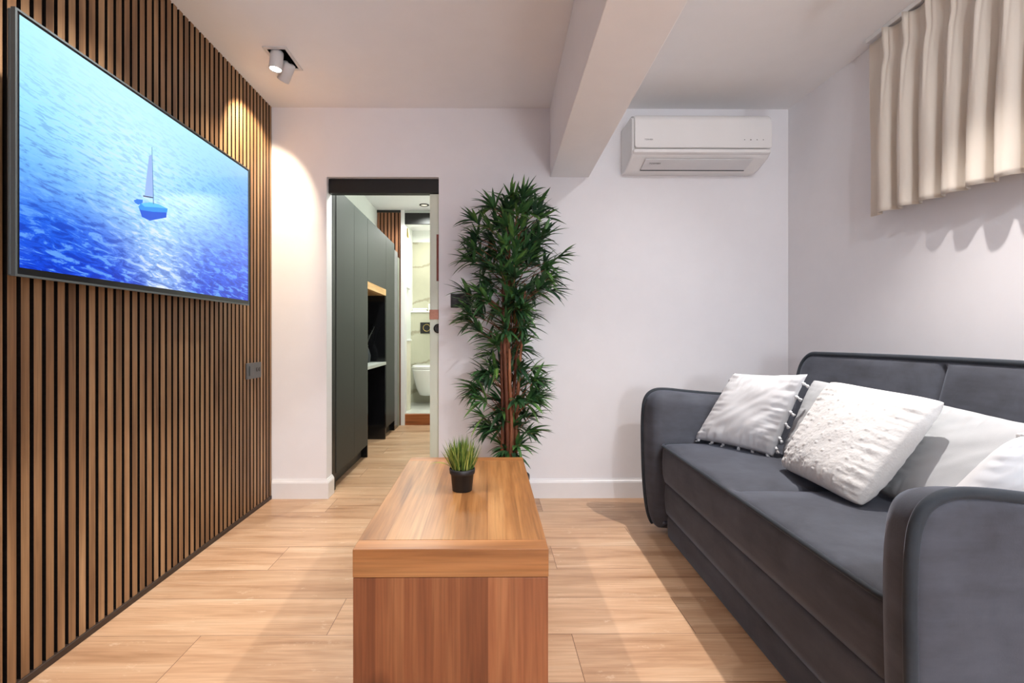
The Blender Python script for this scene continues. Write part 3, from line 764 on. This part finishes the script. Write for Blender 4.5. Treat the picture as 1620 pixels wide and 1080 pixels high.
o = obj('curtain_panel', bm, M['curtain'], t, smooth=True); put(o, t)
so = o.modifiers.new('s', 'SOLIDIFY'); so.thickness = 0.0018
# stitched hem: second layer
bm = bmesh.new(); ih = NZ-4
G = []
for j in range(NY+1):
    row = []
    for i in range(ih, NZ+1):
        p = Vector(cpt(j, i)); row.append(bm.verts.new((p.x+0.0030, p.y, p.z-(0.0012 if i == NZ else 0))))
    for i in range(NZ, ih-1, -1):
        p = Vector(cpt(j, i)); row.append(bm.verts.new((p.x-0.0036, p.y, p.z-(0.0012 if i == NZ else 0))))
    G.append(row)
for j in range(NY):
    for i in range(len(G[0])-1): bm.faces.new((G[j][i], G[j+1][i], G[j+1][i+1], G[j][i+1]))
put(obj('hem', bm, M['curtain'], t, smooth=True), t)
tag(obj('curtain_track', B(XC+0.012, XC+0.040, YC1-0.02, YC0+0.01, H-0.022, H-0.0005), M['plastic'], bevel=0.002), 'thin white ceiling track above the cream curtain', 'curtain track')

# ================================================================== COFFEE TABLE
TX0, TX1, TY0, TY1, TZ = -0.356, 0.1595, 1.2546, 2.203, 0.45
t = thing('coffee_table', 'chunky oak block coffee table in the middle of the room', 'table', ((TX0+TX1)/2, (TY0+TY1)/2, 0))
th = 0.075; e = 0.058
top = put(obj('tabletop', B(TX0, TX1, TY0+e+0.0006, TY1-e-0.0006, TZ-th, TZ), M['tabletop'], t, bevel=0.0014), t)
for a, b in ((TY0, TY0+e), (TY1-e, TY1)):
    put(obj('end_board', B(TX0, TX1, a, b, TZ-th, TZ), M['tableband'], t, bevel=0.0025), t)
    put(obj('end_panel', B(TX0+0.001, TX1-0.001, a+0.001, b-0.001, 0.0, TZ-th-0.0012), M['tablefront'], t, bevel=0.002), t)
put(obj('lower_shelf', B(TX0+0.012, TX1-0.012, TY0+e, TY1-e, 0.08, 0.11), M['tabletop'], t, bevel=0.002), t)

# ------------------------------------------------------------------ leaf builder
def leaf(bm, lay, base, d, length, width, droop, tone, side=None, seg=5):
    d = d.normalized()
    if side is None:
        side = d.cross(Vector((random.uniform(-.4, .4), random.uniform(-.4, .4), 1))).normalized()
    p = Vector(base); prev = None; dirv = d.copy(); step = length/seg
    wp = [0.25, 0.85, 1.0, 0.82, 0.48, 0.0]
    for i in range(seg+1):
        q = i/seg; k = q*(len(wp)-1); a = int(min(k, len(wp)-2)); ww = (wp[a]+(wp[a+1]-wp[a])*(k-a))*width/2
        nrm = side.cross(dirv).normalized()
        cur = [bm.verts.new(p-side*ww+nrm*ww*0.35), bm.verts.new(p), bm.verts.new(p+side*ww+nrm*ww*0.35)] if ww > 0 else [bm.verts.new(p)]
        fs = []
        if prev:
            if len(cur) == 3:
                fs = [bm.faces.new((prev[0], prev[1], cur[1], cur[0])), bm.faces.new((prev[1], prev[2], cur[2], cur[1]))]
            else:
                fs = [bm.faces.new((prev[0], prev[1], cur[0])), bm.faces.new((prev[1], prev[2], cur[0]))]
        for f_ in fs:
            f_.smooth = True
            for lp in f_.loops: lp[lay] = (tone, tone, tone, 1)
        prev = cur; p = p+dirv*step
        dirv = (dirv+Vector((0, 0, -droop/seg))).normalized()
        side = (side-dirv*side.dot(dirv)).normalized()

# ================================================================== POTTED GRASS
t = thing('potted_grass', 'small artificial grass in a black pot on the coffee table', 'plant', (-0.094, 1.735, TZ))
bm = bmesh.new(); lathe(bm, [(0.034, 0.0), (0.036, 0.001), (0.0415, 0.060), (0.0445, 0.061), (0.046, 0.064), (0.047, 0.079), (0.045, 0.081), (0.0435, 0.079), (0.043, 0.070), (0.041, 0.064)], n=40)
obj('pot', bm, M['potblack'], t, smooth=False, bevel=0.0)
for p in t.children[0].data.polygons: p.use_smooth = True
bm = bmesh.new(); lathe(bm, [(0.0405, 0.0645), (0.041, 0.070), (0.02, 0.079), (0.001, 0.08)], n=24); obj('soil', bm, M['soil'], t)
bm = bmesh.new(); lay = bm.loops.layers.float_color.new('tone')
for k in range(300):
    a = random.uniform(0, 2*PI); r = 0.036*math.sqrt(random.random()); b = Vector((r*math.cos(a), r*math.sin(a), 0.072))
    a2 = a+random.uniform(-0.7, 0.7); tilt = random.uniform(0.0, 0.42)*(0.4+r/0.036)
    d = Vector((math.cos(a2)*tilt, math.sin(a2)*tilt, 1))
    L = random.uniform(0.075, 0.138)*(1-0.25*(r/0.036)**2)
    leaf(bm, lay, b, d, L, random.uniform(0.0036, 0.006), random.uniform(0.0, 0.35), random.random()**1.2)
for k in range(7):
    a = random.uniform(0, 2*PI); b = Vector((0.034*math.cos(a), 0.034*math.sin(a), 0.078))
    leaf(bm, lay, b, Vector((math.cos(a)*0.9, math.sin(a)*0.9, 0.9)), random.uniform(0.09, 0.11), 0.004, 1.3, 0.7, seg=7)
obj('grass_blades', bm, M['grass'], t)

# ================================================================== BAMBOO-LIKE PLANT
PXc, PYc = 0.105, 2.70
t = thing('bamboo_plant', 'tall artificial bamboo with dark green leaf tufts behind the coffee table', 'plant', (PXc, PYc, 0))
bm = bmesh.new(); lathe(bm, [(0.10, 0.0), (0.105, 0.004), (0.125, 0.20), (0.13, 0.205), (0.13, 0.225), (0.122, 0.225), (0.118, 0.19)], n=40); obj('pot', bm, M['potblack'], t, smooth=True)
bm = bmesh.new(); lathe(bm, [(0.1175, 0.18), (0.1175, 0.195), (0.001, 0.20)], n=32); obj('soil', bm, M['soil'], t)
trunks = []
for k, (dx, dy, top, lx, r) in enumerate([(-0.035, -0.03, 1.02, 0.01, 0.013), (0.0, -0.055, 1.50, -0.01, 0.0135), (0.028, -0.02, 0.98, 0.02, 0.012), (0.048, -0.035, 1.30, 0.03, 0.011),
                                          (-0.012, 0.02, 1.60, 0.015, 0.012), (0.022, 0.03, 1.68, -0.02, 0.010), (0.012, -0.075, 0.94, 0.005, 0.012)]):
    pts = []; rr = []
    n = 34
    for i in range(n+1):
        q = i/n; z = 0.19+(top-0.19)*q
        pts.append((dx+lx*q*1.5+0.008*math.sin(q*5+k), dy+0.006*math.sin(q*6+2*k), z))
        rr.append(r*(1-0.35*q)*(1.14 if i % 4 == 0 else 1.0))
    bm = bmesh.new(); tube(bm, pts, rr, 10); obj('stem', bm, M['stem'], t, smooth=True)
    trunks.append(pts)
# silhouette half-widths of the crown by height (z: left, right) in metres
prof = [(0.36, 0.04, 0.06), (0.46, 0.14, 0.17), (0.56, 0.18, 0.16), (0.64, 0.22, 0.18), (0.74, 0.24, 0.22), (0.86, 0.20, 0.15), (0.95, 0.17, 0.10), (1.04, 0.22, 0.12), (1.12, 0.24, 0.17), (1.22, 0.25, 0.25),
        (1.34, 0.26, 0.26), (1.46, 0.26, 0.31), (1.56, 0.24, 0.24), (1.66, 0.24, 0.19), (1.74, 0.18, 0.18), (1.80, 0.10, 0.14)]
def widths(z):
    for a, b in zip(prof[:-1], prof[1:]):
        if a[0] <= z <= b[0]:
            q = (z-a[0])/(b[0]-a[0]); return a[1]+(b[1]-a[1])*q, a[2]+(b[2]-a[2])*q
    return (0.06, 0.06)
bm = bmesh.new(); lay = bm.loops.layers.float_color.new('tone'); bt = bmesh.new()
R = random.Random(21)
def tuft(z, a, frac, big=1.0):
    wl_, wr_ = widths(z); c, s_ = math.cos(a), math.sin(a)
    W = (wr_ if c > 0 else wl_)
    ex = W*frac; 
    ctr = Vector((0.012 + 0.020*(z-0.5), -0.02, z))
    tip = ctr+Vector((c*ex*(0.84 if z > 1.0 else 0.76), s_*min(ex, 0.20)*0.74, 0.0))
    out = Vector((c, s_, 0))
    root = ctr+Vector((c*0.02, s_*0.02, -0.10-0.05*R.random()))
    if ex > 0.05: tube(bt, [root, root.lerp(tip, 0.5)+Vector((0, 0, 0.01)), tip], [0.0028, 0.0022, 0.0018], 5)
    if z < 0.95: elev = R.uniform(-0.15, 0.7)
    else: elev = R.uniform(0.1, 1.0) + max(0, (z-1.55))*4
    axis = (out*(0.35+frac)+Vector((0, 0, elev))).normalized()
    n = R.randint(11, 16); base_t = R.random()
    for k in range(n):
        u_ = R.uniform(0, 2*PI); sp = R.uniform(0.15, 1.15)
        a_, b_ = frame_of(axis)
        d = axis*math.cos(sp)+(a_*math.cos(u_)+b_*math.sin(u_))*math.sin(sp)
        L = R.uniform(0.09, 0.155)*big
        tone = min(1, max(0, 0.08+0.42*base_t+R.gauss(0, 0.17)))
        st = tip-axis*R.uniform(0, 0.035)
        leaf(bm, lay, st, d, L, R.uniform(0.016, 0.026), R.uniform(0.1, 0.9), tone)
z = 0.40
while z < 1.80:
    wl_, wr_ = widths(z); nt = max(4, int((wl_+wr_)*19))
    a0 = R.uniform(0, 2*PI)
    for k in range(nt):
        a = a0+2*PI*k/nt+R.uniform(-0.35, 0.35)
        fr_ = R.choice((1.08, 1.0, 0.9, 0.7, 0.45, 0.3))
        if z < 0.98 and math.sin(a) < -0.2 and abs(math.cos(a)) < 0.72 and R.random() < 0.8: continue   # stems show through in front
        tuft(z+R.uniform(-0.03, 0.03), a, fr_)
    z += 0.056
for zz, a, fr_ in ((0.37, -2.0, 0.9), (0.36, -1.0, 0.9), (0.47, 0.1, 1.0), (0.49, 3.0, 1.0), (0.66, 0.15, 1.15), (0.68, 3.3, 1.1), (1.10, 3.2, 1.25), (1.13, -2.9, 1.2), (1.27, 0.2, 1.1), (1.25, 3.2, 1.2), (1.45, 0.0, 1.05),
                   (1.66, 3.1, 1.1), (1.55, 3.0, 1.1), (1.68, 0.1, 1.1), (1.74, -1.6, 0.3), (1.77, 0.5, 0.5)):
    tuft(zz, a, fr_)
obj('leaves', bm, M['leaf'], t)
obj('twigs', bt, M['stem'], t, smooth=True)

# ================================================================== SOFA
sofa = thing('sofa', 'charcoal velvet two-seat sofa with piped edges along the right wall', 'sofa', (0.757, 0.850, 0), -0.032)
LEN = 1.655
def smooth_poly(pts, closed=False, it=3):
    pts = [Vector(p) for p in pts]
    for _ in range(it):
        out = [] if closed else [pts[0]]
        rng = range(len(pts)) if closed else range(len(pts)-1)
        for i in rng:
            a, b = pts[i], pts[(i+1) % len(pts)]
            out += [a.lerp(b, 0.25), a.lerp(b, 0.75)]
        if not closed: out.append(pts[-1])
        pts = out
    return pts
def inset2(pts, d):
    """closed CCW/CW polygon of 2D vectors moved inwards by d"""
    n = len(pts); area = sum(pts[i].x*pts[(i+1) % n].y-pts[(i+1) % n].x*pts[i].y for i in range(n)); sg = 1 if area > 0 else -1
    out = []
    for i in range(n):
        e = (pts[(i+1) % n]-pts[i-1]); 
        if e.length < 1e-9: out.append(pts[i].copy()); continue
        e.normalize(); out.append(pts[i]+Vector((-e.y, e.x))*d*sg)
    return out
armp = [Vector(p) for p in ((0.075, 0.012), (0.045, 0.03), (0.022, 0.10), (0.006, 0.25), (0.0, 0.45), (0.0, 0.60), (0.012, 0.69), (0.055, 0.728), (0.12, 0.732), (0.24, 0.718), (0.42, 0.704), (0.62, 0.70),
                            (0.84, 0.70), (0.88, 0.66), (0.885, 0.40), (0.87, 0.05), (0.84, 0.012))]
armc = smooth_poly(armp, True, 3)
def arm(mirror):
    ys = [(-0.004, 0.060), (-0.006, 0.030), (-0.002, 0.014), (0.006, 0.006), (0.012, 0.004), (0.030, 0.004), (0.060, 0.008), (0.085, 0.018), (0.102, 0.036), (0.108, 0.06)]
    rings = []
    for y_, ins in ys:
        q = inset2(armc, ins); yy = LEN-y_ if mirror else y_
        rings.append([(p.x, yy, max(0.012, p.y)) for p in q])
    bm = bmesh.new(); loft(bm, rings)
    a = obj('arm', bm, M['velvet'], sofa, smooth=True)
    pts = inset2(armc, 0.003); yy = LEN-0.004 if mirror else 0.004
    P3 = [(p.x, yy, p.y) for p in pts if p.y > 0.03 and not (p.x > 0.86)]
    # order along the front from bottom to back
    idx = [i for i, p in enumerate(pts) if p.y > 0.03 and p.x < 0.86]
    # rotate list so it starts at the bottom front
    st = min(idx, key=lambda i: (pts[i].y if pts[i].x < 0.3 else 9))
    order = idx[idx.index(st):]+idx[:idx.index(st)]
    P3 = [(pts[i].x, yy, pts[i].y) for i in order]
    bm = bmesh.new(); tube(bm, P3, 0.0115, 10); obj('piping', bm, M['piping'], a, smooth=True)
arm(False); arm(True)
def rrect(x0, x1, y0, y1, r, nx=16, ny=90, nc=8):
    pts = []
    def seg(a, b, n): 
        for k in range(n): pts.append(Vector((a[0]+(b[0]-a[0])*k/n, a[1]+(b[1]-a[1])*k/n)))
    def arc(cx, cy, a0):
        for k in range(nc): a = a0+PI/2*k/nc; pts.append(Vector((cx+r*math.cos(a), cy+r*math.sin(a))))
    seg((x0, y1-r), (x0, y0+r), ny); arc(x0+r, y0+r, PI)
    seg((x0+r, y0), (x1-r, y0), nx); arc(x1-r, y0+r, 1.5*PI)
    seg((x1, y0+r), (x1, y1-r), ny); arc(x1-r, y1-r, 0)
    seg((x1-r, y1), (x0+r, y1), nx); arc(x0+r, y1-r, PI/2)
    return pts
MID = LEN/2
def block(name, x0, x1, y0, y1, r, sides, topz=None, dome=0.0, groove=0.0, mat='velvet', parent=None, wob=0.0):
    """sides: list of (inset, z); topz then closes with a domed, grooved top"""
    out = rrect(x0, x1, y0, y1, r); cx, cy = (x0+x1)/2, (y0+y1)/2; rings = []
    for ins, z in sides:
        rings.append([(p.x, p.y, z+wob*noise.noise(Vector((p.x*3, p.y*5, z*9)))) for p in inset2(out, ins)])
    if topz is not None:
        lastin = inset2(out, sides[-1][0])
        for s_ in (0.97, 0.93, 0.87, 0.78, 0.66, 0.52, 0.36, 0.2, 0.08):
            ring = []
            for p in lastin:
                x = cx+(p.x-cx)*s_; y_ = cy+(p.y-cy)*s_
                hx = 1-abs((x-cx)/((x1-x0)/2))**4; hy = abs((y_-cy)/((y1-y0)/2)); q = (hy*2-1)
                dm = dome*max(0, hx)*max(0.15, 1-q**4)
                g = groove*math.exp(-((y_-MID)/0.012)**2)*(1 if x > x0+0.02 else 0)
                ring.append((x, y_, topz+dm-g+0.003*noise.noise(Vector((x*5, y_*5, 0)))))
            rings.append(ring)
    bm = bmesh.new(); loft(bm, rings)
    return obj(name, bm, M[mat], parent or sofa, smooth=True), out
YA, YZ = 0.106, LEN-0.106
seat, so_ = block('seat_cushion', 0.062, 0.74, YA, YZ, 0.055, [(0.03, 0.287), (0.004, 0.290), (-0.004, 0.32), (-0.007, 0.38), (-0.004, 0.44), (0.001, 0.460), (0.008, 0.467)], 0.468, 0.020, 0.017)
bm = bmesh.new(); q = [p for p in so_ if p.x < 0.66]
i0 = next(i for i, p in enumerate(so_) if p.x > 0.60)
ordr = sorted([p for p in so_ if p.x < 0.55], key=lambda p: 0)
# walk the outline: from far side back, along the front, to the near side back
far_ = [p for p in so_ if p.y > YZ-1e-6 and 0.117 <= p.x < 0.6]; near_ = [p for p in so_ if p.y < YA+1e-6 and 0.117 <= p.x < 0.6]
front = [p for p in so_ if p.x < 0.117 and p.y < YZ and p.y > YA]
front.sort(key=lambda p: -p.y)
walk = sorted(far_, key=lambda p: -p.x)+front+sorted(near_, key=lambda p: p.x)
tube(bm, [(p.x-0.002, p.y, 0.464) for p in walk], 0.0075, 8); obj('piping', bm, M['piping'], seat, smooth=True)
block('upper_base', 0.078, 0.80, YA+0.002, YZ-0.002, 0.03, [(0.02, 0.122), (0.003, 0.126), (-0.003, 0.16), (-0.005, 0.21), (-0.003, 0.26), (0.006, 0.282), (0.03, 0.286)])
block('lower_base', 0.088, 0.80, YA+0.002, YZ-0.002, 0.03, [(0.01, 0.0), (0.002, 0.012), (-0.002, 0.06), (0.0, 0.10), (0.005, 0.116), (0.02, 0.12)])
# backrest: rounded-top slab leaning back
def backrest():
    y0, y1, z0, z1, r = 0.035, LEN-0.035, 0.15, 0.925, 0.09
    pts = []
    n = 110
    for k in range(n+1): pts.append(Vector((y0+r+(y1-y0-2*r)*k/n, z1+0.006*math.sin(PI*k/n))))
    for k in range(1, 13): a = PI/2-PI/2*k/12; pts.append(Vector((y1-r+r*math.cos(a), z1-r+r*math.sin(a))))
    for k in range(1, 26): pts.append(Vector((y1, z1-r-(z1-r-z0)*k/25)))
    for k in range(1, n+1): pts.append(Vector((y1-(y1-y0)*k/n, z0)))
    for k in range(1, 26): pts.append(Vector((y0, z0+(z1-r-z0)*k/25)))
    for k in range(1, 12): a = PI-PI/2*k/12; pts.append(Vector((y0+r+r*math.cos(a), z1-r+r*math.sin(a))))
    lean = lambda z: 0.24*(z-0.47)
    rings = []; cx, cz = (y0+y1)/2, (z0+z1)/2
    # front pillowed face from centre outwards, then thickness, then back
    for s_ in (0.05, 0.2, 0.4, 0.6, 0.75, 0.86, 0.93, 0.97):
        ring = []
        for p in inset2(pts, 0.02):
            yy = cx+(p.x-cx)*s_; zz = cz+(p.y-cz)*s_
            b = 0.020*(1-abs((zz-cz)/((z1-z0)/2))**3)*max(0.2, 1-abs(abs((yy-cx)/((y1-y0)/2))*2-1)**4)
            g = 0.016*math.exp(-((yy-MID)/0.012)**2)
            ring.append((0.70+lean(zz)-b+g+0.003*noise.noise(Vector((yy*4, zz*4, 3))), yy, zz))
        rings.append(ring)
    for ins, dx in ((0.016, 0.002), (0.008, 0.006), (0.002, 0.016), (0.0, 0.05), (0.0, 0.09), (0.006, 0.12), (0.03, 0.135)):
        rings.append([(0.70+lean(p.y)+dx, p.x, p.y) for p in inset2(pts, ins)])
    bm = bmesh.new(); loft(bm, rings); b = obj('backrest', bm, M['velvet'], sofa, smooth=True)
    L = [p for p in inset2(pts, 0.004)]
    top = [p for p in L[:n+1+12+8]]; left = L[-(11+8):]
    walk = left+top
    bm = bmesh.new(); tube(bm, [(0.70+lean(p.y)+0.006, p.x, p.y) for p in walk], 0.011, 10); obj('piping', bm, M['piping'], b, smooth=True)
backrest()

# ================================================================== CUSHIONS
BOB = [(-0.78+1.56*r_/7+random.uniform(-.03, .03), -0.8+1.6*c_/8+(0.1 if r_ % 2 else 0)+random.uniform(-.03, .03)) for r_ in range(8) for c_ in range(9)]
def cushion(name, label, corners, thick, mat, n=56, pinch=0.05, wr=0.004, seed=0, group=None, power=0.42, bobble=False, rc=0.0):
    """corners BL, BR, TR, TL in metres; a soft closed pillow"""
    BL, BR, TR, TL = [Vector(c) for c in corners]
    nrm = (BR-BL).cross(TL-BL).normalized()
    ctr = (BL+BR+TR+TL)/4
    bm = bmesh.new(); V = {}
    def pt(i, j, side):
        u = -1+2*i/n; v = -1+2*j/n
        uu = u*(1-pinch*(1-v*v)); vv = v*(1-pinch*(1-u*u))
        a, b = (uu+1)/2, (vv+1)/2
        p = BL*(1-a)*(1-b)+BR*a*(1-b)+TR*a*b+TL*(1-a)*b
        h = max(0, (1-u*u)*(1-v*v))**power
        e = 1-max(abs(u), abs(v))
        sagg = 1+0.18*(-v)      # heavier towards the bottom
        k = thick/2*h*sagg
        s3 = Vector((u*2.2+seed, v*2.2, side*3.0+seed))
        k += wr*0.9*noise.noise(s3*0.7)*min(1, e*5)
        edge = max(abs(u), abs(v))
        # creases running in from the seams plus a few long diagonal folds
        cu = noise.noise(Vector((u*13+seed, v*1.6, seed)))*abs(v)**3 + noise.noise(Vector((u*1.6, v*13+seed, seed+5)))*abs(u)**3
        k += wr*1.3*cu*min(1, e*7)
        dg = noise.noise(Vector(((u+v)*1.2+seed, (u-v)*4.5, seed)))
        k += wr*0.5*dg*min(1, e*5)
        if bobble and side > 0:
            k += 0.0011*noise.noise(Vector((u*30, v*30, 5)))*min(1, e*8)
            for (bu, bv) in BOB:
                d2 = (u-bu)**2+(v-bv)**2
                if d2 < 0.006: k += 0.0032*math.exp(-d2/0.0004)
        p = ctr+(p-ctr)*(1-rc*(abs(u)**5)*(abs(v)**5))
        q = p+nrm*k*side
        if e == 0: q = p+nrm*wr*0.8*noise.noise(Vector((u*4+seed, v*4, 9)))
        return q
    for side in (1, -1):
        for i in range(n+1):
            for j in range(n+1):
                if side == -1 and (i in (0, n) or j in (0, n)): V[(i, j, side)] = V[(i, j, 1)]
                else: V[(i, j, side)] = bm.verts.new(pt(i, j, side))
        for i in range(n):
            for j in range(n):
                bm.faces.new((V[(i, j, side)], V[(i+1, j, side)], V[(i+1, j+1, side)], V[(i, j+1, side)]))
    surf = [V[(i, j, 1)].co.copy() for i in range(n+1) for j in range(n+1)]
    o = obj(name, bm, M[mat], smooth=True); tag(o, label, 'cushion', group)
    return o, surf, nrm, n
def tassels(o, surf, nrm, n, sides, cnt, rng):
    g = lambda i, j: surf[i*(n+1)+j]
    c0 = g(n//2, n//2)
    for sd in sides:
        for k in range(cnt):
            q = int(round((k+0.5)/cnt*n + rng.uniform(-1.5, 1.5)))
            p = {'b': g(q, 0), 't': g(q, n), 'l': g(0, q), 'r': g(n, q)}[sd]
            out = (p-c0).normalized()
            if sd != 'b': out = (out*0.7+Vector((0, 0, -0.7))).normalized()
            a, b = frame_of(out)
            bm = bmesh.new()
            tube(bm, [p-out*0.004, p+out*0.004, p+out*0.009], [0.0045, 0.0068, 0.0066], 7)
            for m in range(11):
                an = 2*PI*m/11+rng.random(); sp = rng.uniform(0.0, 0.38)
                d = (out+(a*math.cos(an)+b*math.sin(an))*sp).normalized()
                e_ = p+out*0.007+d*rng.uniform(0.012, 0.019)
                if e_.z < 0.484 and sd == 'b': e_.z = 0.484
                tube(bm, [p+out*0.007, e_], [0.003, 0.0042], 5)
            obj('tassel', bm, M['cotton'], o, smooth=True)
SZ = 0.492
rng = random.Random(3)
a = cushion('throw_cushion', 'white cotton cushion with tassels in the far corner of the sofa',
            [(1.035, 2.385, SZ), (1.225, 2.04, SZ), (1.315, 1.955, 0.852), (1.205, 2.335, 0.826)], 0.115, 'cotton', seed=1.7, wr=0.009, pinch=0.045)
tassels(*a, ('b', 'r', 'l'), 6, rng)
cushion('throw_cushion', 'pale grey linen cushion between the tasselled and the fluffy knit cushions',
        [(1.262, 2.05, SZ), (1.262, 1.64, SZ), (1.448, 1.62, 0.800), (1.405, 2.055, 0.826)], 0.095, 'linen', seed=4.2, wr=0.005, rc=0.05)
a = cushion('throw_cushion', 'big fluffy white knit cushion in the middle of the sofa',
            [(1.150, 1.865, SZ), (1.118, 1.425, SZ), (1.352, 1.390, 0.820), (1.325, 1.835, 0.838)], 0.13, 'knit', n=120, seed=8.1, wr=0.006, pinch=0.03, power=0.35, bobble=True, rc=0.045)
cushion('throw_cushion', 'pale grey linen cushion leaning behind the right edge of the fluffy knit cushion',
        [(1.275, 1.56, SZ), (1.262, 1.135, SZ), (1.465, 1.12, 0.770), (1.450, 1.53, 0.795)], 0.10, 'linen', seed=12.2, wr=0.006, rc=0.04)
a = cushion('throw_cushion', 'white cotton cushion with tassels leaning by the near arm of the sofa',
            [(1.015, 1.175, SZ), (1.30, 0.995, SZ), (1.385, 0.985, 0.80), (1.195, 1.085, 0.785)], 0.11, 'cotton', seed=15.9, wr=0.006, pinch=0.0, rc=0.10)
tassels(*a, ('t',), 4, rng)
